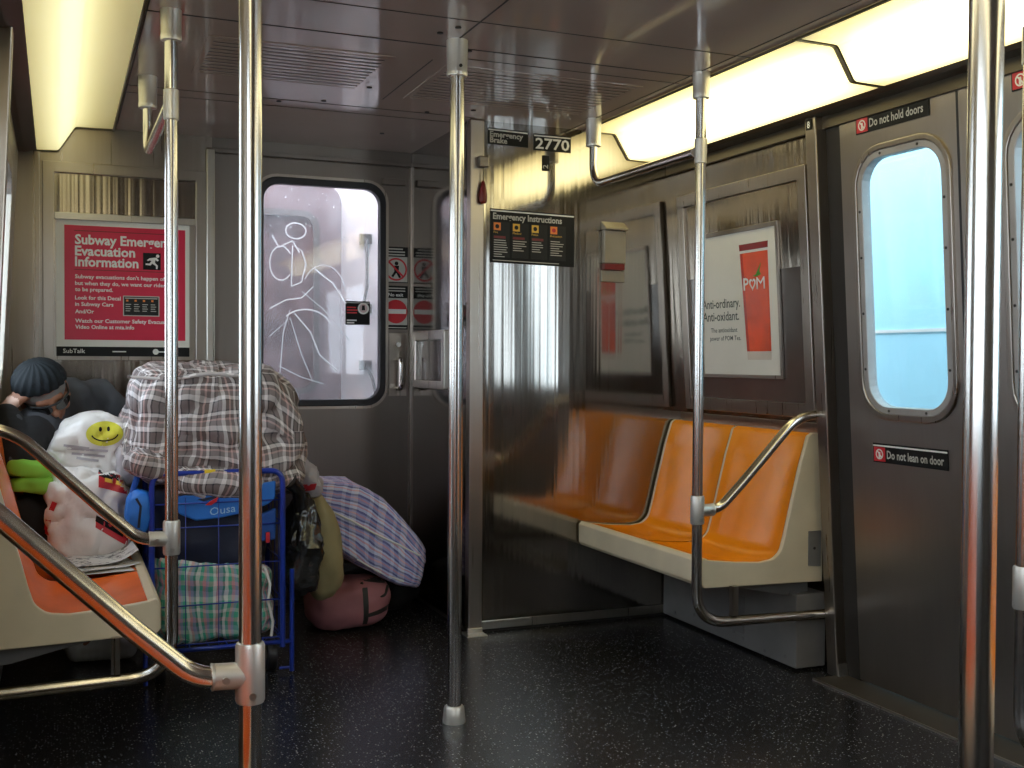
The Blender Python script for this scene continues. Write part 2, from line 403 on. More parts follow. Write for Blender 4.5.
# side walls ------------------------------------------------------------
def wallpiece(name, F, a0, a1, b0, b1, hole=None, mat='steel', th=.04):
    m = MB()
    if hole:
        m.ring(F, rrect(a0,b0,a1,b1,.002), rrect(hole[0]-.006,hole[1]-.006,hole[2]+.006,hole[3]+.006,hole[4]+.006), -th, 0)
    else: m.fbox(F, a0,a1,b0,b1,-th,0)
    return struct(m.build(name, M[mat]))
FRw = FR(YC, 0, 2.515, .064)     # a = YC - y
wallpiece('wall_right_panel', FRw, 0.0, YC-3.06, .0, 1.96, mat='steel_rib')
FR0 = FR(0.0); FL0 = FL(0.0)
wallpiece('wall_right_near', FR0, -1.84, 2.4, 0, 1.96, hole=(-1.2,.95,.9,1.72,.08))
wallpiece('wall_left_far', FL0, 3.06, YE+.02, 0, 1.96, hole=(3.32,.98,4.16,1.70,.08))
wallpiece('wall_left_near', FL0, -2.4, 1.84, 0, 1.96, hole=(-.9,.95,1.2,1.72,.08))
for nm, F, q in (('window_1',FR0,(-1.2,.95,.9,1.72)),('window_2',FL0,(3.32,.98,4.16,1.70)),('window_3',FL0,(-.9,.95,1.2,1.72))):
    w = struct(MB().ring(F, rrect(q[0]-.05,q[1]-.05,q[2]+.05,q[3]+.05,.11), rrect(*q,.08), -.02,.012).build(nm, M['steel_bright'], bevel=.003))
    MB().prism(F, rrect(*q,.08), -.03,-.026).build('pane', M['paneclear'], w)
# door pocket posts and door heads
def post(y0, y1, x0, x1, b, name, z1=1.93):
    P = [(x0,y0),(x1,y0),(x1,y1),(x0,y1)]
    m = MB().add([(x, y, 0) for x, y in P] + [(x-b*z1, y, z1) for x, y in P], [(0,3,2,1),(4,5,6,7),(0,1,5,4),(1,2,6,5),(2,3,7,6),(3,0,4,7)])
    return struct(m.build(name, M['steel'], bevel=.004))
post(3.03,3.085, 2.465,2.52, .064, 'trim_door_post_right')
post(1.80,1.86, 2.465,2.52, .064, 'trim_door_post_right_near')
post(3.03,3.10, -.33,-.185, -.045, 'trim_door_post_left')
post(1.77,1.86, -.33,-.185, -.045, 'trim_door_post_left_near')
struct(MB().box((2.40,2.985,0),(2.50,3.03,.005)).prism(Fr((2.462,3.028,0),(0,-1,0),(0,0,1)), [(0,.006),(.012,.006),(.002,.05)], -.04,.0).build('trim_post_foot', M['steel_bright'], bevel=.002))
# light-strip valance: horizontal shelf and dark band between lamps and walls
def valance(side):
    X = (lambda x: x) if side == 'right' else (lambda x: W-x)
    pr = [(2.30 if side == 'right' else 2.272,1.910),(2.318,1.900),(2.375,1.902),(2.375,1.86),(2.387,1.86),(2.50,1.93),(2.50,2.15),(2.30,2.05)]
    F = Fr((0,0,0),(1,0,0),(0,0,1))
    y1 = YC-.004 if side == 'right' else YE
    return struct(MB().prism(F, [(X(a),b) for a,b in pr], 2.4, -y1).build('trim_valance_'+side, M['valance'], bevel=.002))
valance('right'); valance('left')
struct(MB().box((2.0,-2.4,ZC+.001),(2.6,YC,2.10)).build('ceiling_cove_right', M['steel_dark']))
struct(MB().box((-.4,-2.4,ZC+.001),(.2,YE,2.10)).build('ceiling_cove_left', M['steel_dark']))
# side doors: two leaves per side, recessed
DX0, DB = 2.50, .062
def door_leaf(F, a0, a1, win, name, lab):
    m = MB().ring(F, rrect(a0,.012,a1,1.93,.003), rrect(win[0]-.012,win[1]-.012,win[2]+.012,win[3]+.012,win[4]+.012), -.03, 0)
    d = struct(m.build(name, M['steel_door']))
    x0,y0,x1,y1,r = win; e = .042
    g = MB()
    g.ring(F, rrect(x0-e,y0-e,x1+e,y1+e,r+e), rrect(x0-e*.55,y0-e*.55,x1+e*.55,y1+e*.55,r+e*.55), -.004,.010)
    g.build('window_frame', M['steel'], d, bevel=.003)
    MB().ring(F, rrect(x0-e*.55,y0-e*.55,x1+e*.55,y1+e*.55,r+e*.55), rrect(x0,y0,x1,y1,r), -.03,.006).build('inner_frame', M['sill'], d, bevel=.003)
    for (sx, sy) in [(x0-.012,y0+.12),(x0-.012,y0+.30),(x0-.012,y0+.48),(x0-.012,y1-.16),(x1+.012,y0+.12),(x1+.012,y0+.30),(x1+.012,y0+.48),(x1+.012,y1-.16),
                     (x0+.09,y1+.012),(x1-.09,y1+.012),(x0+.09,y0-.012),(x1-.09,y0-.012)]:
        MB().prism(F.at(sx,sy), circ(0,0,.0045,10), .004,.0075).build('screw', M['slot'], d)
    MB().prism(F, rrect(x0-.01,y0-.01,x1+.01,y1+.01,r), -.022,-.018).build('pane', M['paneclear'], d)
    return d
FD = FR(0.0, 0.0, DX0, DB)
a = lambda y: -y
door_leaf(FD, a(2.955), a(2.448), (a(2.852), .940, a(2.510), 1.728, .085), 'door_1', '')
door_leaf(FD, a(2.440), a(1.80), (a(2.242), .940, a(1.95), 1.728, .085), 'door_2', '')
struct(MB().fbox(FD, a(2.448),a(2.440),.012,1.93,-.03,.001).build('trim_door_seal', M['rubber']))
struct(MB().fbox(FD, a(3.03),a(2.958),.0,1.93,-.03,-.004).build('trim_pocket_shade', M['slot']))  # black strip stands in for the shade in the recess beside the leaf
FDL = FL(0.0, 0.0, -.26, .05)
door_leaf(FDL, 1.86, 2.44, (2.0,.94,2.33,1.728,.085), 'door_3', '')
door_leaf(FDL, 2.45, 2.99, (2.55,.94,2.88,1.728,.085), 'door_4', '')
# thresholds
for nm, x0, x1 in (('trim_threshold_right',2.372,2.52),('trim_threshold_left',-.30,-.16)):
    m = MB().box((x0,1.86,0),(x1,3.04,.006))
    t = struct(m.build(nm, plain('worn_sill', (.075,.062,.048), .5, .4)))
    xe = x0 if 'right' in nm else x1
    MB().box((xe-.004,1.86,0),(xe+.002,3.04,.0075)).build('edge_strip', M['steel_bright'], t)

# heater boxes under the benches
def heater(side):
    X = (lambda x: x) if side == 'right' else (lambda x: W-x)
    x0, x1 = sorted((X(2.375), X(2.50)))
    y1 = YC-.012 if side == 'right' else 4.6
    return struct(MB().box((x0,3.14,.01),(x1,y1,.27)).build('trim_heater_'+side, M['grey'], bevel=.004))
h = heater('right'); heater('left')
m = MB()
for y in (3.2,3.32,3.46,3.52,3.58,3.8,3.95):
    m.prism(FR(y,.0,2.3745,.0), circ(0,.05+.02*math.sin(y*9),.007,10), 0,.002)
m.fbox(FR(3.75,0,2.3745,0), 0,.30,.06,.20,0,.0015)
m.build('hatch', plain('heater_hatch', (.14,.13,.13), .5), h)

# ------------------------------------------------------------------ end door
FE = Fr((0,YE,0))         # a = x, b = z, normal toward the camera
def enddoor():
    F = FE
    wx0,wz0,wx1,wz1 = .822,.893,1.356,1.852
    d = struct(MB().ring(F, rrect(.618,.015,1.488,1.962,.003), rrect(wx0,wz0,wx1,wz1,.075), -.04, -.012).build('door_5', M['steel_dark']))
    g = MB().ring(F, rrect(wx0-.022,wz0-.022,wx1+.022,wz1+.022,.09), rrect(wx0+.008,wz0+.008,wx1-.008,wz1-.008,.07), -.035, .004)
    g.build('window_gasket', M['rubber'], d, bevel=.004)
    g = MB().ring(F, rrect(wx0-.034,wz0-.034,wx1+.034,wz1+.034,.10), rrect(wx0-.021,wz0-.021,wx1+.021,wz1+.021,.09), -.013, 0)
    g.build('window_frame', M['steel'], d)
    MB().prism(F, rrect(wx0,wz0,wx1,wz1,.075), -.03,-.027).build('pane', M['panehazy'], d)
    # scratched tags on the glass
    s = MB(); rnd = random.Random(3)
    def stroke(pts, r): s.tube([F(x,z,-.0255) for x,z in pts], r, 5)
    def arc(cx,cz,rx,rz,a0,a1,n=14): return [(cx+rx*math.cos(a0+(a1-a0)*k/n), cz+rz*math.sin(a0+(a1-a0)*k/n)) for k in range(n+1)]
    stroke(arc(.975,1.645,.045,.035,0,2*PI), .0035); stroke(arc(.91,1.50,.05,.075,.6,5.6), .003)
    stroke([(.955,1.40),(.96,1.58),(1.0,1.56),(1.02,1.50),(1.0,1.42),(.955,1.40)], .003)
    stroke([(.86,1.30),(.93,1.34),(1.0,1.35),(1.05,1.40)], .003); stroke(arc(1.10,1.36,.10,.14,.2,2.6), .002)
    stroke([(1.0,1.38),(1.10,1.30),(1.22,1.16)], .002); stroke([(.86,1.18),(.95,1.26),(1.0,1.10),(1.05,.98)], .002)
    stroke([(.90,1.05),(1.0,1.0),(1.1,.97)], .002); stroke([(.9,.95),(.92,1.2),(.95,1.3)], .0022)
    for k in range(46):
        x, z = rnd.uniform(.84,1.22), 1.83-.26*rnd.random()**1.6; s.sphere(F(x,z,-.0255), rnd.uniform(.002,.0042), 6, 4)
    stroke([(.87,1.62),(.90,1.57),(.96,1.60),(.99,1.55)], .004); stroke(arc(1.02,1.20,.12,.10,.4,2.4), .0035); stroke([(1.06,1.48),(1.14,1.42),(1.20,1.33)], .004); stroke([(.97,1.28),(1.04,1.20),(1.08,1.10),(1.16,1.03)], .003)
    s.build('etched_scribbles', M['etch'], d)
    h = MB().fbox(F, 1.395,1.478,.915,1.20,-.012,-.006).build('handle_plate', M['steel'], d)
    MB().tube(fillet([F(1.437,1.08,-.01),F(1.437,1.08,.045),F(1.437,.95,.045),F(1.437,.95,-.01)], .02), .011).build('door_handle', M['pole'], d)
    MB().prism(F, circ(1.437,1.15,.012), -.006,.004).build('lock', M['pole'], d)
    MB().fbox(F, 1.36,1.47,1.87,1.90,-.012,.006).build('hinge', M['steel_dark'], d, bevel=.003)
    return d
enddoor()
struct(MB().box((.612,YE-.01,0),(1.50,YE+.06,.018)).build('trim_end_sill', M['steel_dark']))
struct(MB().fbox(FE, 1.488,1.50,0,1.967,-.02,.012).build('trim_jamb_right', M['steel']))
struct(MB().fbox(FE, .588,.622,0,1.967,-.02,.016).build('trim_jamb_left', M['steel_bright'], bevel=.003))
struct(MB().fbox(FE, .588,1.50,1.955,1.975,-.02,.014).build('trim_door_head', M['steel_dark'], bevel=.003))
# warning stickers on the door beside the window
def sticker_nopass():
    F = FE.at(1.372,1.43,-.011)
    t = thing('warning_sticker', 'upper warning sticker right of end door window, red slashed circle over a figure', 'sticker', F(0,0))
    m = MB().fbox(F, 0,.112,0,.163,0,.001).build('panel', M['signblack'], t)
    MB().fbox(F, .002,.110,.004,.118,.001,.0014).build('field', M['textgrey'], m)
    s = MB().ring(F, circ(.056,.061,.052), circ(.056,.061,.044), .0014,.0022)
    s.prism(F, [(.018,.092),(.024,.098),(.094,.030),(.088,.024)], .0014,.0024); s.build('red_ban_ring', M['red'], m)
    f = MB().prism(F, circ(.058,.088,.009,12), .0014,.002).prism(F, [(.045,.078),(.07,.078),(.068,.05),(.08,.025),(.07,.022),(.057,.045),(.042,.024),(.034,.03),(.048,.052)], .0014,.002)
    f.build('figure', M['signblack'], m)
    for z in (.127,.140,.153): MB().fbox(F, .010,.098-.01*(z>.15),z-.003,z+.003,.001,.0016).build('caption_line', M['textgrey'], m)
def sticker_noexit():
    F = FE.at(1.372,1.218,-.011)
    t = thing('warning_sticker', 'lower warning sticker right of end door window, red disc with a white bar', 'sticker', F(0,0))
    m = MB().fbox(F, 0,.112,0,.198,0,.001).build('panel', M['signblack'], t)
    MB().fbox(F, .002,.110,.020,.142,.001,.0014).build('field', M['textgrey'], m)
    MB().prism(F, circ(.056,.081,.054), .0014,.002).build('red_disc', M['red'], m)
    MB().fbox(F, .008,.104,.071,.092,.002,.0026).build('white_bar', M['white'], m)
    l = MB(); text(l, 'No exit', F, .02,.150,.015,.07,.0016); l.build('lettering', M['white'], m)
    for z in (.175,.187): MB().fbox(F, .010,.10,z-.0025,z+.0025,.001,.0016).build('caption_line', M['textgrey'], m)
    MB().fbox(F,.006,.106,.006,.010,.001,.0016).build('caption_line', M['textgrey'], m)
sticker_nopass(); sticker_noexit()
def sticker_glass():
    F = FE.at(1.198,1.236,-.026)
    t = thing('window_sticker', 'black sticker with red words on the end door glass', 'sticker', F(0,0))
    m = MB().fbox(F, 0,.112,0,.106,0,.001).build('panel', M['signblack'], t)
    for z,w in ((.078,.042),(.066,.05),(.054,.046)): MB().fbox(F, .006,.006+w,z-.003,z+.003,.001,.0016).build('red_line', M['red'], m)
    l = MB().fbox(F, .004,.108,.098,.100,.001,.0016)
    for z,w in ((.020,.045),(.009,.034)): l.fbox(F, .006,.006+w,z-.003,z+.003,.001,.0016)
    l.ring(F, circ(.082,.074,.026), circ(.082,.074,.019), .001,.0018).build('white_marks', M['white'], m)
    MB().prism(F, circ(.082,.074,.019), .001,.0014).build('disc', plain('pale_pink_print',(.6,.45,.45),.5), m)
    MB().prism(F, [(.074,.066),(.076,.088),(.088,.088),(.090,.066)], .0014,.002).build('pictogram', M['signblack'], m)
sticker_glass()
# small window in the cab side wall
FS = Fr((1.496,YE,0),(0,-1,0),(0,0,1))
w = struct(MB().ring(FS, rrect(.095,.955,.53,1.205,.008), rrect(.135,.99,.49,1.165,.004), -.001,.022).build('window_4', M['steel_bright'], bevel=.004))
MB().fbox(FS, .13,.495,.985,1.17,0,.006).build('pane', M['panelglass'], w)

# ------------------------------------------------------------------ lamps
def lamp(side, y0, y1, mat, label):
    X = (lambda x: x) if side == 'right' else (lambda x: W-x)
    pr = [(1.985,2.016),(2.128,2.014),(2.192,1.914),(2.302,1.911)]
    if side == 'left': pr[3] = (2.272,1.911)
    if side == 'right' and y1 == 4.0: y1 = YC-.006
    prof = fillet([(X(x),0,z) for x,z in pr], .018, 4)
    t = thing('ceiling_light', label, 'light', (X(2.15),(y0+y1)/2,1.95), 'light strip covers')
    L = 0; ln = [0]
    for i in range(1,len(prof)): L += (prof[i]-prof[i-1]).length; ln.append(L)
    n = 16; m = MB(); us = []
    pts = [[(p.x, y0+.012+(y1-y0-.024)*i/n, p.z) for p in prof] for i in range(n+1)]
    m.grid(pts)
    for k in range(len(m.uv)):
        i, j = divmod(k, len(prof)-1)
        m.uv[k] = [(i/n, ln[j]/L),((i+1)/n, ln[j]/L),((i+1)/n, ln[j+1]/L),(i/n, ln[j+1]/L)]
    m.build('diffuser', mat, t, fixn=False)
    for y in (y0,y1):
        f = MB()
        f.grid([[(p.x, y-.007, p.z-.0015), (p.x, y+.007, p.z-.0015)] for p in prof])
        f.grid([[(p.x, y, p.z-.0015), (p.x, y, 2.03)] for p in prof])
        f.build('end_frame', M['lampframe'], t, fixn=False, weld=0)
    MB().tube([(X(1.982),y0,2.014),(X(1.982),y1,2.014)], .005, 8).build('edge_trim', M['valance'], t)
    return t
ys = [4.0, 2.66, 1.32, -.02, -1.36]
labs = ['glowing light strip cover at right above the orange bench', 'glowing light strip cover at upper right above the sliding doors', 'glowing light strip cover at right behind the near pole', 'light strip cover at right above the near bench']
for i in range(4): lamp('right', ys[i+1], ys[i], M['lampR'] if i < 2 else M['lampN'], labs[i])
ys = [4.815, 2.66, 1.32, -.02, -1.36]
labs = ['soft yellow light strip cover at upper left nearest the end wall', 'soft yellow light strip cover at left, second from the end wall', 'light strip cover at left above the near handrail', 'light strip cover at left, fourth from the end wall']
for i in range(4): lamp('left', ys[i+1], ys[i], M['lampL'] if i < 1 else M['lampN'], labs[i])

# ceiling grilles
def vent(x0, x1, y0, y1, label):
    t = thing('ceiling_vent', label, 'vent', ((x0+x1)/2,(y0+y1)/2,ZC), 'ceiling grilles')
    FCv = Fr((0,0,ZC),(1,0,0),(0,-1,0))
    m = MB().ring(FCv, rrect(x0-.02,-y1-.02,x1+.02,-y0+.02,.004), rrect(x0,-y1,x1,-y0,.003), 0,.003).build('frame', M['ceiling'], t)
    MB().fbox(FCv, x0,x1,-y1,-y0, 0,.0008).build('dark_opening', M['slot'], t)
    s = MB(); n = int((y1-y0)/.035)
    for k in range(n):
        y = y0+(k+.5)*(y1-y0)/n
        s.fbox(FCv, x0,x1,-y-.0105,-y+.0105,.0008,.003)
    s.build('slats', M['ceiling'], t)
vent(.43,.955,3.33,3.745,'slotted ceiling grille left of the middle pole')
vent(1.17,1.84,3.35,3.80,'slotted ceiling grille right of the middle pole near the cab')

# ------------------------------------------------------------------ poles and handles
def socket(m, x, y, z0, z1, r): m.lathe([(r*.7,z0-.001),(r,z0),(r*1.03,z0+.004),(r*1.03,z0+.014),(r,z0+.018),(r*1.06,z1)], (x,y,0))
def floorpole(x, y, label):
    t = thing('grab_pole', label, 'pole', (x,y,0), 'floor to ceiling poles along the aisle')
    MB().tube([(x,y,0),(x,y,ZC)], .0215, 20).build('pole', M['pole'], t)
    m = MB(); socket(m, x, y, 1.915, ZC, .030); m.build('ceiling_socket', M['fitting'], t)
    MB().lathe([(.034,0),(.034,.008),(.030,.045),(.026,.05)], (x,y,0)).build('floor_cup', M['fitting'], t)
    b = MB().prism(Fr((x,y-.030,1.94)), circ(0,0,.005,10), 0,.004).build('screw', M['slot'], t)
    return t
floorpole(1.092, 3.076, 'steel floor pole in the middle of the aisle, base on the dark floor')
floorpole(1.09, 1.068, 'thick near steel floor pole at right in front of the door edge')
def handle(x, y, d, label, low=True, floor_=False):
    """bench-end stanchion: upright from ceiling socket, side arm curving up to the wall, foot bent back to the wall (d = +1 wall at +x)"""
    t = thing('bench_handrail', label, 'handrail', (x,y,0), 'bench end handrails')
    r = .0175
    if floor_:
        path = [(x,y,0),(x,y,ZC)]
    else:
        path = fillet([(x+d*.52,y,.205),(x+.0,y,.215),(x,y,.45)], .13, 10) + [(x,y,ZC)]
    MB().tube(path, r, 18).build('upright', M['pole'], t)
    arm = fillet([(x+d*.02,y,.588),(x+d*.085,y,.592),(x+d*.175,y,.675),(x+d*.37,y,.868),(x+d*.43,y,.896),(x+d*.53,y,.898)], [.09,.30,.16,.2], 8)
    MB().tube(arm, .0165, 18).build('arm', M['pole'], t)
    c = MB().lathe([(.021,.545),(.023,.55),(.023,.633),(.021,.638)], (x,y,0))
    c.tube([(x+d*.01,y,.588),(x+d*.055,y,.590)], .0205, 16).lathe([(.0205,0),(.0215,.004)], (x+d*.055,y,.590), (d,0,0))
    c.build('tee_fitting', M['fitting'], t)
    for px, pz in ((x,.560),(x+d*.04,.588)): MB().prism(Fr((px,y-.0215,pz)), circ(0,0,.006,10), 0,.004).build('screw', M['steel_bright'], t)
    m = MB(); socket(m, x, y, 1.938, ZC, .027); m.build('ceiling_socket', M['fitting'], t)
    MB().lathe([(.018,1.725),(.0205,1.727),(.0205,1.805),(.018,1.807)], (x,y,0)).build('rail_sleeve', M['fitting'], t)
    MB().lathe([(.034,0),(.03,.004),(.022,.006)], (x+d*.515,y,.898), (-d,0,0)).build('wall_flange', M['fitting'], t)
    if not floor_:
        MB().box((x+d*.145-.011,y-.011,.232),(x+d*.145+.011,y+.011,.33)).build('seat_bracket', M['steel'], t)
    return t
handle(1.945,3.10, 1, 'steel handrail at the near end of the right orange bench')
handle(.288,3.12,-1, 'steel handrail at the near end of the left bench beside the bags')
handle(.277,1.73,-1, 'large near steel handrail at left with an arm curving up out of frame', floor_=True)
handle(1.945,1.778, 1, 'steel handrail at the right edge in front of the second door leaf')
def overhead(x, y0, y1, label):
    t = thing('overhead_rail', label, 'handrail', (x,y1,ZC), 'short overhead rails')
    p = fillet([(x,y1,ZC),(x,y1,1.765),(x,y0,1.765)], .085, 10)
    MB().tube(p, .0155, 16).build('rail', M['pole'], t)
    m = MB(); socket(m, x, y1, 1.915, ZC, .029); m.build('ceiling_socket', M['fitting'], t)
overhead(1.935, 3.12, 3.86, 'overhead rail bent down from the ceiling in front of the right light strip')
overhead(.283, 3.14, 3.88, 'short overhead rail bent down from the ceiling at left')

# ------------------------------------------------------------------ benches
def sst(t):
    t = max(0,min(1,t)); return t*t*(3-2*t)
def bench(side, ys, mat, label, loc):
    X = (lambda x: x+.006) if side == 'right' else (lambda x: 2.228-x)
    t = thing('bench', label, 'bench', loc, 'moulded subway benches')
    y0, y1 = ys[0], ys[-1]
    prof = [(1.995,.418),(2.10,.405),(2.20,.398),(2.255,.405),(2.285,.43),(2.300,.48),(2.330,.60),(2.365,.735),(2.394,.824),(2.412,.835),(2.448,.832)]
    pr = fillet([(x,0,z) for x,z in prof], [.08,.08,.05,.05,.05,.1,.2,.012,.01], 4)
    pr = [(p.x,p.z) for p in pr]
    Fx = Fr((0,0,0),(1,0,0),(0,0,1))
    f = MB()
    endp = [(1.978,.326),(1.966,.34),(1.966,.412),(1.978,.424)] + pr + [(2.458,.820),(2.458,.316)]
    for ya, yb in ((y0,y0+.018),(y1-.018,y1)):
        f.prism(Fx, [(X(x),z) for x,z in endp], -yb, -ya)
    f.prism(Fx, [(X(x),z) for x,z in [(1.978,.326),(1.966,.34),(1.966,.412),(1.978,.424),(2.000,.420),(2.000,.326)]], -(y1-.017), -(y0+.017))
    f.prism(Fx, [(X(x),z) for x,z in [(2.425,.79),(2.425,.824),(2.452,.824),(2.459,.815),(2.459,.79)]], -(y1-.017), -(y0+.017))
    f.prism(Fx, [(X(x),z) for x,z in [(2.0,.326),(2.0,.335),(2.45,.325),(2.45,.316)]], -(y1-.017), -(y0+.017))
    for yb in ys[1:-1]:
        f.prism(Fx, [(X(x),z-.004) for x,z in pr] + [(X(2.448),.81),(X(2.448),.34),(X(2.0),.34)], -(yb+.009), -(yb-.009))
    f.build('seat_frame', M['cream'], t, bevel=.003)
    for k in range(len(ys)-1):
        a_, b_ = ys[k]+(.018 if k == 0 else .007), ys[k+1]-(.018 if k == len(ys)-2 else .007)
        n = 18; g = []; acc = [0]
        for q0, q1 in zip(pr, pr[1:]): acc.append(acc[-1]+math.hypot(q1[0]-q0[0], q1[1]-q0[1]))
        for i, (x,z) in enumerate(pr):
            q0, q1 = pr[max(i-1,0)], pr[min(i+1,len(pr)-1)]
            tx, tz = q1[0]-q0[0], q1[1]-q0[1]; l = math.hypot(tx,tz); nx, nz = tz/l, -tx/l    # into the seat
            u = acc[i]/acc[-1]; e = sst(u/.22)*sst((1-u)/.30)
            row = []
            for j in range(n+1):
                v = j/n; s_ = 1-abs(2*v-1)**2.6
                d = .022*s_*e + .003*min(1,v*20,(1-v)*20)*e
                row.append((X(x+nx*d), a_+(b_-a_)*v, z+nz*d-.001))
            g.append(row)
        MB().grid(g).build('seat_shell', mat, t, fixn=False)
    # under-seat gusset and end plate
    MB().prism(Fx, [(X(x),z) for x,z in [(2.05,.326),(2.45,.316),(2.45,.255),(2.35,.262)]], -(y0+.10), -(y0+.07)).build('gusset', M['grey'], t)
    MB().prism(Fx, [(X(x),z) for x,z in [(2.395,.375),(2.395,.495),(2.447,.495),(2.447,.370)]], -y0, -(y0-.006)).build('end_plate', M['grey'], t, bevel=.002)
    MB().prism(Fr((X(2.418),y0-.006,.435)), circ(0,0,.005,10), 0,.002).build('screw', M['slot'], t)
    return t
bench('right', [3.115,3.58,4.045], M['orange'], 'empty yellow orange two seat bench against the right wall', (2.2,3.58,0))
bench('left', [3.135,3.61,4.085,4.56], M['redorange'], 'red orange bench at left with a person and bags on it', (0,3.8,0))
bench('right', [-.2,.3,.8,1.3,1.76], M['orange'], 'orange bench at right nearest the camera, beyond the doors', (2.2,1,0))
bench('left', [.35,.85,1.30,1.70], M['redorange'], 'red orange bench at left nearest the camera', (0,1,0))

# ------------------------------------------------------------------ framed panels and posters
def panelframe(name, F, a0, a1, b0, b1, w, label, inner, parts=True):
    t = thing(name, label, 'panel', F(a0,b0))
    MB().ring(F, rrect(a0,b0,a1,b1,.004), rrect(a0+w,b0+w,a1-w,b1-w,.003), 0,.018).build('frame', M['steel'], t, bevel=.004)
    MB().fbox(F, a0+w*.5,a1-w*.5,b0+w*.5,b1-w*.5,.001,.005).build('backing_panel', inner, t)
    return t
# right wall
Fp = FR(YC, 0, 2.515, .064)        # a = YC - y
pt = panelframe('framed_panel', Fp, .072, .925, .885, 1.768, .050, 'steel framed panel on the wall above the orange bench, holding the drink poster', M['panelglass'])
MB().fbox(Fp, .122,.875,1.42,1.718,.005,.0065).build('ribbed_strip', M['steel_rib'], pt)
MB().fbox(Fp, .215,.748,1.576,1.594,.007,.016).build('poster_clip', M['steel'], pt, bevel=.002)
struct(MB().fbox(Fp, .0,.965,.80,.868,-.01,.004).build('trim_bench_rail', M['steel'], bevel=.003))
def poster_right():
    F = FR(3.838, 1.030, 2.515, .064).at(0,0,.008)    # a: 0..0.513 toward camera
    w, h = .513, .545
    t = thing('poster', 'white drink poster with a tall glass of red tea above the orange bench', 'poster', F(0,0))
    MB().fbox(F, 0,w,0,h,0,.003).build('sheet', M['offwhite'], t)
    MB().ring(F, rrect(-.010,-.012,w+.014,h+.012,.003), rrect(.001,.001,w-.001,h-.001,.002), 0,.007).build('holder', M['steel'], t)
    F = F.at(0,0,.003)
    for s_,y_,w_ in (('Anti-ordinary.',.262,.262),('Anti-oxidant.',.212,.252)):
        l = MB(); text(l, s_, F, .008,y_,.036,w_,.0008,.008); l.build('headline', M['textdark'], t)
    for s_,x_,y_,w_ in (('The antioxidant',.060,.166,.185),('power of POM Tea.',.052,.134,.215)):
        l = MB(); text(l, s_, F, x_,y_,.018,w_,.0008,.006); l.build('small_text', M['textdark'], t)
    g = MB().prism(F, [(.305,.090),(.458,.090),(.460,.462),(.284,.462)], .0004,.0010).build('tea_glass', M['tea'], t)
    MB().prism(F, [(.282,.472),(.462,.472),(.464,.496),(.280,.496)], .0004,.0012).build('glass_rim', M['tearim'], g)
    MB().prism(F, [(.307,.058),(.456,.058),(.458,.090),(.305,.090)], .0004,.0010).build('glass_base', M['glassgrey'], g)
    MB().prism(F, [(.284,.462),(.300,.462),(.320,.090),(.305,.090)], .0010,.0013).build('glass_shade', plain('deep_red_tea',(.42,.03,.012),.25), g)
    l = MB(); text(l, 'P', F, .300,.322,.046,.034,.0016,.015); l.build('logo_letter', M['white'], g)
    l = MB(); text(l, 'M', F, .384,.322,.046,.052,.0016,.0); l.build('logo_letter', M['white'], g)
    hp_ = [(.358+.0013*16*math.sin(a_)**3, .344+.0016*(13*math.cos(a_)-5*math.cos(2*a_)-2*math.cos(3*a_)-math.cos(4*a_))) for a_ in [2*PI*k/24 for k in range(24)]]
    hi = [(.358+(x-.358)*.6, .344+(y-.344)*.6) for x,y in hp_]
    MB().ring(F, hp_, hi, .0010,.0018).build('logo_heart', M['white'], g)
    MB().prism(F, [(.362,.372),(.382,.378),(.416,.420),(.404,.388),(.414,.376),(.388,.370)], .0010,.0016).build('leaf', M['green'], g)
poster_right()
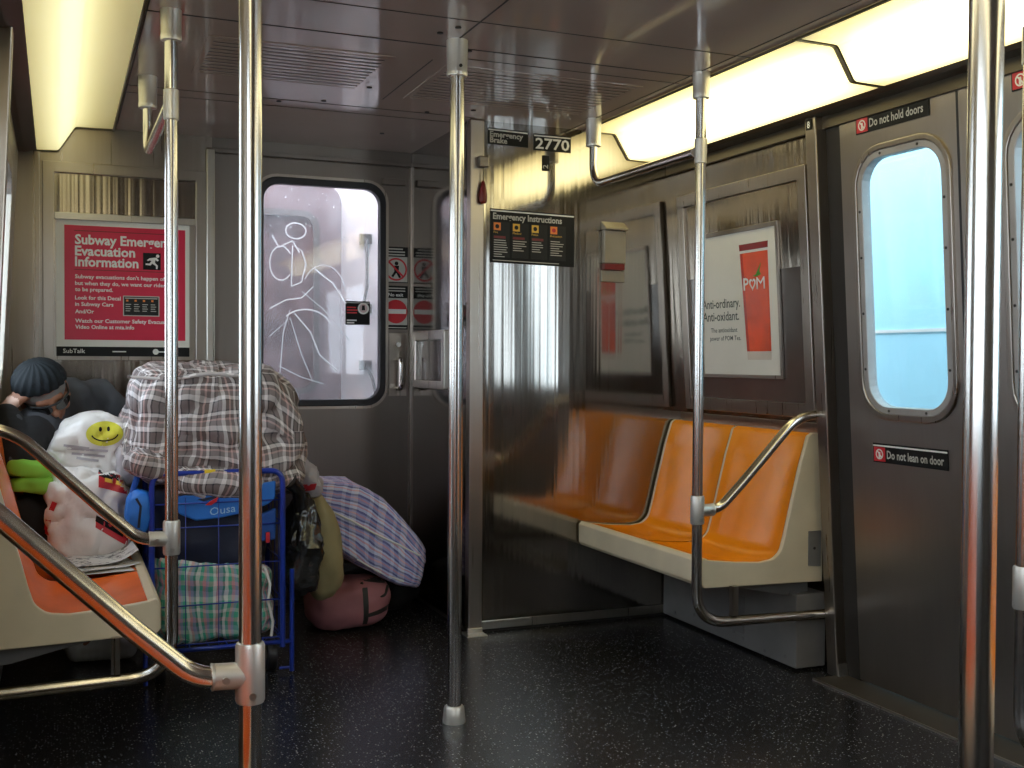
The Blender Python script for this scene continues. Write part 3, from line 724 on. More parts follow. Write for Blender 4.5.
# end wall at left: framed ribbed panel with the red notice
pl_ = panelframe('framed_panel', FE, -.053, .588, .60, 1.872, .045, 'steel framed ribbed panel on the end wall behind the red notice', M['steel_rib'])
MB().fbox(FE, -.008,.543,1.640,1.668,.005,.020).build('poster_clip', M['steel_bright'], pl_, bevel=.002)
struct(MB().box((-.21,YE-.012,0),(-.062,YE,1.91)).build('trim_corner_left', M['steel'], bevel=.003))
def poster_left():
    F = FE.at(-.003,1.086,.006); w, h = .522, .555
    t = thing('poster', 'crimson safety notice with white text on the end wall above the seated person', 'poster', F(0,0))
    MB().fbox(F, 0,w,0,h,0,.003).build('sheet', M['offwhite'], t)
    MB().ring(F, rrect(-.012,-.014,w+.022,h+.002,.003), rrect(.001,.001,w-.001,h-.001,.002), 0,.009).build('holder', M['steel'], t)
    F = F.at(0,0,.003)
    MB().fbox(F, .032,w-.018,.068,h-.022,0,.0008).build('red_field', M['postred'], t)
    b = MB().fbox(F, 0,w,0,.040,0,.0008).build('footer_strip', M['signblack'], t)
    l = MB(); text(l,'SubTalk',F,.026,.014,.017,.084,.0012); l.fbox(F,.215,.268,.018,.023,.0008,.0012); l.fbox(F,.392,.46,.018,.023,.0008,.0012)
    l.prism(F, circ(.385,.021,.012,16), .0008,.0013); l.build('footer_lettering', M['white'], b)
    l = MB(); l.fbox(F,.070,w-.045,.510,.513,.0008,.0012); l.build('rule_line', M['darkred'], t)
    MB().fbox(F,.070,w-.045,.352,.355,.0008,.0012).build('rule_line', M['darkred'], t)
    for s_,y_,w_ in (('Subway Emergency',.458,.405),('Evacuation',.412,.232),('Information',.368,.245)):
        l = MB(); text(l,s_,F,.072,y_,.038,w_,.0014,.03); l.build('title_line', M['white'], t)
    for s_,y_,w_ in (("Subway evacuations don't happen often,",.318,.385),('but when they do, we want our riders',.291,.360),('to be prepared.',.266,.145),
                     ('Look for this Decal',.232,.175),('in Subway Cars',.206,.147),('And/Or',.176,.072),
                     ('Watch our Customer Safety Evacuation',.138,.385),('Video Online at mta.info',.113,.228)):
        l = MB(); text(l,s_,F,.072,y_,.0155,w_,.0014,.022); l.build('text_line', M['white'], t)
    k = MB().fbox(F, .335,.405,.362,.432,.0008,.0014).build('icon', M['signblack'], t)
    m = MB().prism(F, circ(.393,.420,.007,12), .0014,.002)
    m.prism(F, [(.372,.412),(.388,.414),(.398,.402),(.392,.398),(.384,.404),(.382,.392),(.394,.380),(.392,.366),(.386,.366),(.386,.378),(.372,.388),(.364,.380),(.345,.382),(.345,.388),(.360,.388),(.368,.398),(.362,.402),(.354,.398),(.351,.402),(.360,.410)], .0014,.002)
    m.build('running_figure', M['white'], k)
    k = MB().fbox(F, .258,.398,.170,.250,.0008,.0014).build('decal_picture', M['signgrey'], t)
    m = MB().ring(F, rrect(.256,.168,.400,.252,.002), rrect(.260,.172,.396,.248,.002), .0008,.0016).fbox(F,.264,.392,.240,.244,.0014,.0018)
    for i in range(4):
        x_ = .266+.033*i
        for j in range(4): m.fbox(F,x_,x_+.018+.004*((i+j)%2),.188+.009*j,.191+.009*j,.0014,.0018)
    m.build('decal_lines', M['textgrey'], k)
    m = MB()
    for i in range(4): m.fbox(F,.268+.033*i,.277+.033*i,.228,.236,.0014,.0018)
    m.build('decal_icons', M['signorange'], k)
poster_left()

# ------------------------------------------------------------------ signs on the cab face
FCF = Fr((0,YC-.004,0))
def plate(name, F, w, h, label, cat='sign', line=True, tilt=0):
    t = thing(name, label, cat, F(0,0))
    p = MB().fbox(F, 0,w,0,h,0,.002).build('panel', M['signblack'], t)
    if line: MB().fbox(F, .002,w-.002,h-.010,h-.005,.002,.0026).build('top_stripe', M['white'], p)
    return t, p
F = Fr((1.569,YC-.004,1.932),(1,0,-.02))
t, p = plate('wall_sign', F, .172, .064, 'black sign reading Emergency Brake at top of the cab wall')
l = MB(); text(l,'Emergency',F,.008,.030,.021,.142,.0026,.03); l.build('lettering', M['textgrey'], p); l = MB(); text(l,'Brake',F,.008,.007,.021,.074,.0026,.03); l.build('lettering', M['textgrey'], p)
F = Fr((1.765,YC-.004,1.922),(1,0,.0))
t, p = plate('number_plate', F, .165, .066, 'black car number plate 2770 at top of the cab wall')
l = MB(); text(l,'2770',F,.008,.008,.042,.150,.0026,.02); l.build('lettering', M['white'], p)
F = Fr((1.803,YC-.004,1.842))
t, p = plate('small_sticker', F, .032, .062, 'tiny dark upright sticker just under the number plate', 'sticker', False)
F2 = Fr((1.832,YC-.004,1.845),(0,0,1),(-1,0,0)); l = MB(); text(l,'2',F2,.006,.004,.022,.016,.0026); l.build('lettering', M['textgrey'], p)
F = Fr((1.580,YC-.004,1.467),(1,0,-.018))
t, p = plate('wall_sign', F, .368, .212, 'large black Emergency Instructions board with four columns on the cab wall')
l = MB(); text(l,'Emergency Instructions',F,.012,.172,.024,.300,.0026,.03); l.build('lettering', M['textgrey'], p); MB().fbox(F,.012,.30,.008,.011,.002,.0026).build('bottom_line', M['textgrey'], p)
for i in range(4):
    x = .012+.082*i
    c = MB().fbox(F, x,x+.072,.022,.162,.002,.0026).build('column', M['signgrey'], p)
for i in range(4):
    x = .012+.082*i
    k = MB().fbox(F, x+.003,x+.033,.128,.158,.0026,.0034).build('icon', M['signorange'] if i in (0,3) else M['signyellow'], p)
    MB().prism(F, circ(x+.018,.143,.0085,14), .0034,.004).build('icon_mark', M['signgrey'] if i < 3 else M['red'], k)
l = MB()
for i,s_ in enumerate(('Fire','Medical','Police','Evacuation')): text(l,s_,F,.015+.082*i,.116,.0085,None,.003,.0)
l.build('column_titles', M['signyellow'], p)
l = MB(); rr_ = random.Random(5)
for i in range(4):
    for j in range((9,6,6,7)[i] ):
        y = .098-.0092*j
        if i < 3 and j < 1: continue
        l.fbox(F, .016+.082*i, .016+.082*i+rr_.uniform(.034,.06), y-.0016, y+.0016, .0026,.0032)
l.build('small_print', M['textgrey'], p)
l = MB()
for i in range(3): l.fbox(F,.016+.082*i,.066+.082*i,.096,.106,.0026,.0031)
l.build('red_lines', M['darkred'], p)
# emergency brake cord handle and its lock box
tk = thing('brake_handle', 'small dark red wooden brake handle hanging at the cab corner', 'handle', (1.541,YC-.03,1.73))
MB().lathe([(.004,.048),(.008,.040),(.014,.01),(.016,-.012),(.015,-.034),(.008,-.040)], (1.541,YC-.03,1.732)).build('grip', M['darkred'], tk)
MB().tube([(1.541,YC-.03,1.775),(1.541,YC-.03,1.835)], .0025, 8).build('cord', M['slot'], tk)
tk = tag(MB().box((1.520,YC-.045,1.832),(1.560,YC-.014,1.875)).build('cord_box', M['steel_dark'], bevel=.004), 'small dark steel box above the red brake handle', 'box')
# pale box with a dark slot
F = Fr((2.070,YC-.004,1.405))
tk = thing('wall_dispenser', 'narrow pale metal box with a dark slot on the cab wall', 'dispenser', F(0,0))
MB().fbox(F, .003,.103,.075,.212,0,.028).build('body', M['dispenser'], tk, bevel=.004)
MB().prism(Fr(F(0,0),(0,-1,0),(0,0,1)), [(0,.212),(.045,.212),(.045,.220),(0,.250)], -.106,0).build('hood', M['dispenser'], tk, bevel=.003)
MB().fbox(F, .008,.098,.050,.074,0,.026).build('slot', M['darkred'], tk)
MB().fbox(F, .0,.106,.0,.048,0,.012).build('lower_plate', M['dispenser'], tk, bevel=.003)
# number 8 on the door post
F = FR(3.075, 1.862, 2.4645, .064).at(0,0,.001)
t, p = plate('number_plate', F, .030, .034, 'tiny black plate with white 8 on the door post', 'sticker', False)
l = MB(); text(l,'8',F,.008,.006,.022,.014,.0026,.02); l.build('lettering', M['white'], p)
# door signs
def doorsign(y, z, w, h, body, label, twd):
    F = FR(y, z, DX0, DB).at(0,0,.001)
    t, p = plate('door_sign', F, w, h, label)
    k = MB().fbox(F, .004,.056,.004,h-.012,.002,.0028).build('red_square', M['red'], p)
    MB().ring(F, circ(.030,h*.5-.004,.017,18), circ(.030,h*.5-.004,.013,18), .0028,.0034).prism(F, [(.018,h*.5+.006),(.021,h*.5+.009),(.043,h*.5-.014),(.040,h*.5-.017)], .0028,.0034).prism(F, [(.026,.014),(.034,.014),(.034,.034),(.026,.034)],.0028,.0032).build('symbol', M['offwhite'], k)
    l = MB(); text(l, body, F, .064,.015,.026,twd,.0028,.02); l.build('lettering', M['textgrey'], p)
doorsign(2.872,1.812,.322,.060,'Do not hold doors','black Do not hold doors sign above the left door window',.235)
doorsign(2.846,.758,.325,.062,'Do not lean on door','black Do not lean on door sign below the left door window',.245)
doorsign(2.246,1.812,.322,.060,'Do not hold doors','black sign with red square above the right edge door window',.235)
doorsign(2.246,.758,.325,.062,'Do not lean on door','black Do not lean on door sign below the right edge door window',.245)


# ------------------------------------------------------------------ soft things
def softbox(c, half, rot=(0,0,0), n=22, p=4.0, wr=.012, freq=7, seed=0, shape=None, wr2=0.0):
    c = V(c); R = Euler(rot).to_matrix(); s = V((seed*3.1, seed*1.7, seed*2.3)); mb = MB(); hx, hy, hz = half
    axes = [((0,1,2),1),((0,1,2),-1),((1,2,0),1),((1,2,0),-1),((2,0,1),1),((2,0,1),-1)]
    for (ax, u, v), sg in axes:
        pts = []; uvs = []
        for i in range(n+1):
            row = []; ru = []
            for j in range(n+1):
                q = V((0,0,0)); q[ax] = sg; q[u] = math.sin((2*i/n-1)*PI/2*.999)*.5+(2*i/n-1)*.5; q[v] = math.sin((2*j/n-1)*PI/2*.999)*.5+(2*j/n-1)*.5
                L = (abs(q.x)**p+abs(q.y)**p+abs(q.z)**p)**(1/p); d = q/L
                P = V((d.x*hx, d.y*hy, d.z*hz))
                nn = d.normalized()
                P += nn*(noise.noise(P*freq+s)*wr + noise.noise(P*freq*3+s)*wr*.4)
                if wr2:
                    cr = abs(noise.noise(P*freq*1.6+s*2)); P += nn*(min(cr,.25)-.12)*wr2
                if shape: P = shape(P)
                row.append(c+R@P)
                if ax == 0: ru.append((q.y*hy, q.z*hz))
                elif ax == 1: ru.append((q.x*hx, q.z*hz))
                else: ru.append((q.x*hx, q.y*hy))
            pts.append(row); uvs.append(ru)
        o = len(mb.f); mb.grid(pts)
        for k in range(n*n):
            i, j = divmod(k, n); mb.uv[o+k] = [uvs[i][j],uvs[i+1][j],uvs[i+1][j+1],uvs[i][j+1]]
    return mb
def bvh_of(mb): return BVHTree.FromPolygons([tuple(v) for v in mb.v], mb.f)
def project(src, tree, dirv, off=.0015):
    """drop the vertices of a flat mark onto a bag along dirv"""
    d = V(dirv).normalized(); out = MB(); keep = {}
    for i, p in enumerate(src.v):
        h = tree.ray_cast(p-d*.6, d)
        if h[0] is not None: keep[i] = len(out.v); out.v.append(h[0]-d*off)
    for f in src.f:
        if all(i in keep for i in f): out.f.append([keep[i] for i in f]); out.uv.append(None); out.sm.append(True)
    return out
def patch(F, poly_or_box, n=10):
    """subdivided disc/rect in frame F for projecting"""
    mb = MB(); kind = poly_or_box[0]
    if kind == 'disc':
        _, cx, cy, rx, ry = poly_or_box
        for i in range(n):
            for k in range(32):
                a0, a1 = 2*PI*k/32, 2*PI*(k+1)/32; r0, r1 = i/n, (i+1)/n
                mb.add([F(cx+rx*r*math.cos(t_), cy+ry*r*math.sin(t_)) for r,t_ in ((r0,a0),(r1,a0),(r1,a1),(r0,a1))], [(0,1,2,3)])
    elif kind == 'quad':
        q = poly_or_box[1]
        mb.grid([[F(*( (V(q[0])*(1-i/n)+V(q[1])*(i/n))*(1-j/n)+(V(q[3])*(1-i/n)+V(q[2])*(i/n))*(j/n))) for j in range(n+1)] for i in range(n+1)])
    elif kind == 'line':
        pts, w = poly_or_box[1], poly_or_box[2]
        P = [V(a_) for a_ in pts]; L = []
        for i,a_ in enumerate(P):
            d = (P[min(i+1,len(P)-1)]-P[max(i-1,0)]).normalized(); nn = V((-d.y,d.x))
            L.append([F(*(a_+nn*w)), F(*(a_-nn*w))])
        mb.grid(L)
    return mb
FV = Fr((0,0,0))     # marks are laid out in x,z and dropped along +y

# ---- blue wire cart -------------------------------------------------------------------------------------
X0, X1, Y0, Y1 = .285, .712, 3.765, 4.06
cart = thing('wire_cart', 'blue wire shopping cart loaded with bags at the end of the left bench', 'cart', ((X0+X1)/2,(Y0+Y1)/2,0))
def uframe(y, top, name):
    MB().tube(fillet([(X0,y,.095),(X0,y,top),(X1,y,top),(X1,y,.095)], .045, 8), .0095, 12).build(name, M['bluewire'], cart)
uframe(Y0, .700, 'front_frame'); uframe(Y1, .700, 'rear_frame')
m = MB()
for y in (Y0,Y1):
    for z in (.13,.26,.39,.52,.60): m.tube([(X0,y,z),(X1,y,z)], .0026, 6)
    for k in range(1,4):
        x = X0+(X1-X0)*k/4; m.tube([(x,y,.11),(x,y,.62)], .0014, 6)
for x in (X0,X1):
    for z in (.13,.26,.39,.52,.60): m.tube([(x,Y0,z),(x,Y1,z)], .0026, 6)
    for k in range(1,4):
        y = Y0+(Y1-Y0)*k/4; m.tube([(x,y,.11),(x,y,.62)], .0018, 6)
m.build('wire_sides', M['bluewire'], cart)
m = MB()
for k in range(8): m.tube([(X0+(X1-X0)*k/7,Y0,.115),(X0+(X1-X0)*k/7,Y1,.115)], .003, 6)
m.tube([(X0,Y0,.112),(X1+.03,Y0,.112)], .008, 8).tube([(X0,Y1,.112),(X1+.03,Y1,.112)], .008, 8)
m.build('bottom_tray', M['bluewire'], cart)
MB().tube([(X1+.032,Y0,.008),(X1+.032,Y0,.36)], .008, 10).tube([(X1-.01,Y0+.004,.02),(X1+.032,Y0+.004,.02)], .005, 8).build('stand_leg', M['bluewire'], cart)
MB().tube([(X0-.02,Y0,.008),(X0-.02,Y0,.30)], .008, 10).build('stand_leg', M['bluewire'], cart)
for x in (X0+.03, X1-.03):
    w = MB().lathe([(.030,-.014),(.052,-.016),(.056,-.008),(.056,.008),(.052,.016),(.030,.014)], (x,Y0+.06,.056), (1,0,0)).build('wheel', M['rubber'], cart)
    MB().lathe([(.001,-.018),(.018,-.018),(.018,.018),(.001,.018)], (x,Y0+.06,.056), (1,0,0)).build('hub', M['grey'], w)
MB().tube([(.452,Y0,.700),(.487,Y0,.700)], .0115, 10).build('clip', M['yellow'], cart)

# ---- bags in and on the cart ---------------------------------------------------------------------------
def slump(P):
    P = P.copy()
    k = (P.z+.2)/.4
    P.x += .03*(k-.5)*(1 if P.x < 0 else -1)
    if P.z < -.1 and P.x < 0: P.z += .05*(-P.x/.29)
    if P.z > 0 and P.x > .17: P.z -= (P.x-.17)*.75
    return P
mb = softbox((.505,4.01,.838), (.292,.235,.215), (0,.03,0), n=34, p=7.0, wr=.028, freq=5, seed=2, shape=slump, wr2=.08)
big = tag(mb.build('laundry_bag', M['plaid_grey']), 'large grey brown and white plaid laundry bag piled on top of the blue cart', 'bag')
tree = bvh_of(mb)
MB().tube([V((.212,3.80,1.02)),V((.33,3.79,1.01)),V((.47,3.775,1.03)),V((.60,3.785,1.02)),V((.72,3.82,.98))], [.004,.007,.007,.007,.004], 8).build('zipped_edge', M['plaid_grey'], big)
softbox((.275,3.80,.735), (.075,.06,.045), (.2,.2,.3), n=14, p=3, wr=.02, freq=14, seed=5).build('loose_flap', M['plaid_grey'], big)
softbox((.50,3.80,.665), (.16,.05,.055), (0,.12,0), n=16, p=3, wr=.015, freq=12, seed=9).build('sagging_corner', M['plaid_grey'], big)

mb = softbox((.495,3.92,.265), (.195,.135,.142), (0,0,0), n=26, p=6, wr=.016, freq=9, seed=4, wr2=.03,
             shape=lambda P: V((P.x, P.y, P.z - .20*(P.x+.02)*max(0,(P.z+.142)/.284))))
grn = tag(mb.build('plaid_bag', M['plaid_green']), 'green pink and white plaid bag in the bottom of the blue cart', 'bag')
MB().tube([(.655,3.782,.37),(.672,3.778,.31),(.665,3.776,.25),(.682,3.778,.18),(.676,3.782,.13)], .005, 8).build('white_piping', M['white'], grn)

mb = softbox((.49,3.92,.515), (.19,.13,.155), (0,0,0), n=18, p=5, wr=.02, freq=8, seed=6)
pk = tag(mb.build('backpack', M['navy']), 'dark navy backpack with a bright blue front flap inside the blue cart', 'backpack')
tr = bvh_of(mb)
yf = 3.776
Ff = Fr((0,yf,0))
poly = [(.355,.618),(.372,.565),(.425,.540),(.50,.545),(.585,.560),(.665,.585),(.688,.605),(.690,.665),(.60,.650),(.52,.640),(.46,.625),(.39,.628)]
fl = MB().prism(Ff, poly, -.03, .008).build('front_flap', M['brightblue'], pk, bevel=.006)
l = MB(); text(l, 'Ousa', Fr((.470,yf-.009,.556),(1,0,.12)), 0,0,.026,.085,.0006,.0); l.build('lettering', plain('pale_blue_print',(.35,.55,.75),.5), fl)
MB().prism(Ff.at(0,0,.009), [(.455,.592),(.470,.604),(.497,.618),(.492,.604),(.475,.592)], 0,.006).build('red_pull', M['red'], fl)
MB().prism(Ff.at(0,0,.008), [(.43,.612),(.52,.625),(.53,.622),(.45,.605)], 0,.003).build('pocket_seam', M['navy'], fl)
MB().prism(Ff, [(.60,.455),(.69,.462),(.692,.57),(.63,.545)], -.03,.004).build('side_pocket', plain('deep_blue_nylon',(.01,.07,.32),.6), pk, bevel=.005)
MB().prism(Ff.at(0,0,.006), [(.655,.455),(.668,.455),(.668,.49),(.655,.49)], 0,.006).build('red_tab', M['red'], pk)
MB().tube([(.345,3.785,.66),(.40,3.775,.64),(.455,3.772,.617)], .008, 8).build('grey_strap', M['greyfilm'], pk)
# blue pouch hanging on the cart's left side
mb = softbox((.245,3.80,.575), (.042,.05,.075), (0,.08,0), n=14, p=3, wr=.012, freq=14, seed=8)
pch = tag(mb.build('pouch', M['brightblue']), 'small bright blue pouch hung on the left side of the cart', 'pouch')
MB().tube(fillet([(.228,3.80,.64),(.245,3.79,.70),(.275,3.785,.715)], .03), .010, 8).build('strap', plain('blue_strap',(.01,.08,.38),.6), pch)
MB().tube([(.236,3.752,.625),(.25,3.748,.60),(.243,3.748,.53)], .004, 8).build('zip', M['navy'], pch)

# ---- things hanging on and standing by the cart at right ------------------------------------------------
mb = softbox((.812,3.90,.42), (.062,.085,.175), (0,.05,0), n=18, p=3, wr=.03, freq=11, seed=11, wr2=.05,
             shape=lambda P: V((P.x*(1-.35*max(0,P.z/.175)), P.y*(1-.35*max(0,P.z/.175)), P.z)))
bb = tag(mb.build('black_bag', M['blackplastic']), 'crinkled black plastic bag hanging at the right side of the cart', 'bag')
MB().tube([(.80,3.88,.55),(.778,3.83,.625),(.74,3.80,.66)], [.03,.022,.03], 10).build('knot', M['blackplastic'], bb)
mb = softbox((.900,4.04,.385), (.085,.08,.205), (0,-.12,0), n=18, p=2.6, wr=.02, freq=8, seed=12,
             shape=lambda P: V((P.x*(1-.45*max(0,P.z/.205)), P.y, P.z)))
tag(mb.build('tan_bag', M['tan']), 'olive tan cloth bag hanging between the black bag and blue plaid bag', 'bag')
mb = softbox((.830,4.0,.645), (.062,.06,.055), (0,.3,0), n=16, p=2.6, wr=.03, freq=14, seed=13, wr2=.03)
wb = tag(mb.build('carrier_bag', M['greyfilm']), 'crumpled pale carrier bag with a red mark at the cart top right corner', 'bag')
s = patch(FV, ('quad', [(.80,.60),(.86,.608),(.865,.632),(.80,.628)]), 6)
project(s, bvh_of(mb), (0,1,0)).build('red_print', M['red'], wb, weld=0, fixn=False)

TOPC = [(.90,.60),(1.0,.60),(1.106,.587),(1.22,.52),(1.30,.433),(1.405,.305)]
BOTC = [(.93,.42),(1.0,.34),(1.09,.27),(1.19,.212),(1.27,.165),(1.365,.130)]
def along(c, k):
    k = max(0,min(.9999,k))*(len(c)-1); i = int(k); q = k-i
    return c[i][0]*(1-q)+c[i+1][0]*q, c[i][1]*(1-q)+c[i+1][1]*q
def bag_arc(P):
    k, v_ = (P.x+.27)/.54, (P.z+.15)/.30
    a_, b_ = along(BOTC,k), along(TOPC,k)
    return V((a_[0]*(1-v_)+b_[0]*v_, P.y, a_[1]*(1-v_)+b_[1]*v_))
mb = softbox((0,4.42,0), (.27,.165,.15), (0,0,0), n=28, p=9, wr=.012, freq=6, seed=15, shape=bag_arc, wr2=.02)
blu = tag(mb.build('plaid_bag', M['plaid_blue']), 'blue and white plaid bag slumped over the pink bag right of the cart', 'bag')
tr = bvh_of(mb)
# white piping along two edges of the front face
def edge(pts, r=.004):
    out = []
    for x, z in pts:
        h = tr.ray_cast(V((x,3.6,z)), V((0,1,0)))
        if h[0] is not None: out.append(h[0]-V((0,.001,0)))
    return MB().tube(out, r, 8) if len(out) > 1 else MB()
for E_ in ([(.98,.49),(1.08,.44),(1.17,.385),(1.27,.335),(1.36,.285),(1.41,.255)],[(1.40,.27),(1.405,.22),(1.39,.17),(1.375,.15)],[(1.10,.285),(1.19,.23),(1.29,.185),(1.37,.155)]):
    edge(E_).build('white_piping', M['white'], blu)

mb = softbox((1.085,4.37,.098), (.165,.15,.092), (0,-.05,0), n=20, p=3.2, wr=.014, freq=8, seed=16)
pb = tag(mb.build('pink_bag', M['pink']), 'dusty pink duffel bag with black straps on the floor by the end door', 'bag')
tr = bvh_of(mb)
for q in ([(1.115,.03),(1.135,.03),(1.138,.22),(1.115,.22)], [(1.12,.195),(1.24,.175),(1.24,.19),(1.12,.212)], [(1.13,.06),(1.25,.078),(1.25,.10),(1.13,.075)]):
    MBp = project(patch(FV, ('quad', q), 8), tr, (0,1,0), .003); 
    if MBp.f: MBp.build('strap', M['black'], pb, weld=0, fixn=False)
MB().tube(fillet([(1.12,4.27,.19),(1.15,4.24,.13),(1.21,4.24,.135),(1.23,4.27,.17)], .03), .006, 8).build('carry_handle', M['black'], pb)
m = softbox((1.26,4.62,.10), (.20,.13,.10), (0,0,.1), n=14, p=3, wr=.02, freq=7, seed=18)
tag(m.build('dark_bag', M['coat']), 'dark bundle on the floor behind the pink bag', 'bag')

# ---- things on the left bench ----------------------------------------------------------------------------
mb = softbox((.090,3.95,.555), (.138,.105,.150), (0,0,0), n=26, p=3.0, wr=.03, freq=7, seed=21, wr2=.05,
             shape=lambda P: V((P.x+.01*P.z, P.y, P.z)))
w2 = tag(mb.build('carrier_bag', M['whitefilm']), 'stuffed white plastic bag with red and black print on the bench seat', 'bag')
tr = bvh_of(mb)
def mark(q, mat, nm, n=8, off=.0016, par=None):
    r = project(patch(FV, q, n), tr, (0,1,0), off)
    if r.f: return r.build(nm, mat, par, weld=0, fixn=False)
mark(('quad', [(.125,.655),(.215,.625),(.218,.675),(.128,.712)]), M['red'], 'red_print', par=w2)
mark(('quad', [(.128,.69),(.19,.664),(.19,.684),(.130,.712)]), M['signblack'], 'black_print', off=.0026, par=w2)
mark(('quad', [(.145,.672),(.205,.652),(.206,.664),(.146,.684)]), M['signyellow'], 'yellow_print', off=.003, par=w2)
mark(('quad', [(.115,.525),(.215,.455),(.220,.49),(.118,.56)]), M['red'], 'red_print', par=w2)
mark(('quad', [(.115,.545),(.20,.487),(.205,.505),(.118,.565)]), M['signblack'], 'black_print', off=.0026, par=w2)
mark(('line', [(-.035,.50),(-.028,.55),(-.018,.585),(-.008,.61)], .008), M['red'], 'red_print', par=w2)
mb = softbox((.100,4.07,.765), (.130,.095,.115), (0,.12,0), n=24, p=2.8, wr=.03, freq=8, seed=23, wr2=.04,
             shape=lambda P: V((P.x, P.y, P.z - .25*max(0,-P.x-.02)*(1 if P.z > 0 else .2))))
w1 = tag(mb.build('carrier_bag', M['whitefilm']), 'white plastic bag with a yellow smiling face in front of the seated person', 'bag')
tr = bvh_of(mb)
mark(('disc', .150,.822,.060,.042), plain('lime_yellow_print', (.62,.58,.05), .45), 'smiling_face', par=w1)
fm = [(.150+.043*math.cos(a_), .824+.026*math.sin(a_)) for a_ in [PI*1.08+PI*.86*k/12 for k in range(13)]]
mark(('line', fm, .0022), M['signblack'], 'mouth', off=.003, par=w1)
for ex in (.136,.162): mark(('disc', ex,.838,.005,.008), M['signblack'], 'eye', 3, .003, w1)
for z_, a_, b_ in ((.775,.03,.16),(.757,.045,.15),(.742,.06,.13),(.786,.02,.10)):
    mark(('line', [(a_+(b_-a_)*k/8, z_-.012*k/8) for k in range(9)], .004), M['greyfilm'], 'faint_print', par=w1)
mb2 = softbox((.228,4.0,.715), (.045,.055,.080), (0,.2,.2), n=14, p=2.6, wr=.02, freq=12, seed=25)
tag(mb2.build('grey_bag', M['greyfilm']), 'grey plastic bag squeezed between the smiling face bag and plaid bag', 'bag')
# newspaper: a folded stack with a curled top sheet
def paper_sheet(cx, cy, z, w, d, ang, curl, seed):
    g = []
    for i in range(13):
        row = []
        for j in range(9):
            a_, b_ = (i/12-.5)*w, (j/8-.5)*d
            zz = z + curl*max(0,(i/12-.55))**2*1.6 + .006*noise.noise(V((a_*9+seed,b_*9,seed)))+.004
            x_, y_ = a_*math.cos(ang)-b_*math.sin(ang), a_*math.sin(ang)+b_*math.cos(ang)
            row.append((cx+x_, cy+y_, zz))
        g.append(row)
    return MB().grid(g)
nt_ = thing('newspaper', 'folded newspaper lying on the near left bench seat', 'newspaper', (.10,3.70,.41))
def newsmat():
    m, nt, p = nmat('printed_newsprint')
    v = noisen(nt, mapped(nt, (60,160,10)), 1.0, 2); w = noisen(nt, mapped(nt, (14,14,14)), 1.0, 1)
    k = mathn(nt, 'MULTIPLY', mathn(nt, 'GREATER_THAN', v, .52), mathn(nt, 'GREATER_THAN', w, .48))
    lnk(nt, ramp(nt, k, [(0,(.60,.58,.55)),(1,(.16,.15,.15))]), p.inputs['Base Color']); p.inputs['Roughness'].default_value = .85
    return m
M['news'] = newsmat()
for k,(cx,cy,w,d,an,cu) in enumerate([(.095,3.71,.23,.22,.15,0),(.105,3.74,.22,.22,.35,.02),(.125,3.77,.22,.18,.05,.12)]):
    MB_ = paper_sheet(cx,cy,.412+.007*k,w,d,an,cu,k); MB_.build('sheet', M['news'] if k else M['paper'], nt_, fixn=False)

# ------------------------------------------------------------------ the seated person
def remesh(mb, name, mat, parent, vox=.006, smooth=4):
    me = bpy.data.meshes.new('tmp'); me.from_pydata([tuple(p) for p in mb.v], [], mb.f)
    bm = bmesh.new(); bm.from_mesh(me); bmesh.ops.remove_doubles(bm, verts=bm.verts, dist=1e-5); bmesh.ops.recalc_face_normals(bm, faces=bm.faces); bm.to_mesh(me); bm.free()
    ob = bpy.data.objects.new('tmp', me); C.objects.link(ob)
    r = ob.modifiers.new('r','REMESH'); r.mode = 'VOXEL'; r.voxel_size = vox; r.use_smooth_shade = True
    s = ob.modifiers.new('s','SMOOTH'); s.iterations = smooth; s.factor = .5
    bpy.context.view_layer.update()
    me2 = bpy.data.meshes.new_from_object(ob.evaluated_get(bpy.context.evaluated_depsgraph_get()))
    bpy.data.objects.remove(ob); bpy.data.meshes.remove(me)
    me2.name = name; me2.materials.clear(); me2.materials.append(mat)
    o = bpy.data.objects.new(name, me2); C.objects.link(o)
    if parent is not None: o.parent = parent; o.matrix_parent_inverse = pinv(parent)
    return o
def limb(mb, pts, rs):
    for (a_, b_), (ra, rb) in zip(zip(pts, pts[1:]), zip(rs, rs[1:])):
        a_, b_ = V(a_), V(b_); n = max(2, int((b_-a_).length/(min(ra,rb)*.45)))
        for k in range(n+1): mb.sphere(a_.lerp(b_, k/n), ra+(rb-ra)*k/n, 12, 8)
pelv = V((0,4.33,.50)); chest = V((.02,4.33,.82)); neck = V((.02,4.27,.925)); hc = V((-.042,4.16,.955))
rsh, lsh = V((-.055,4.15,.845)), V((.135,4.42,.915))
relb, rwr = V((-.120,3.98,.745)), V((-.165,4.08,.900))
lelb, lwr = V((.285,4.40,.745)), V((.46,4.36,.655))
rhip, lhip = V((.0,4.24,.49)), V((.0,4.42,.49))
rkn, lkn = V((.39,4.22,.50)), V((.40,4.44,.50))
ran, lan = V((.075,4.17,.09)), V((.20,4.44,.09))
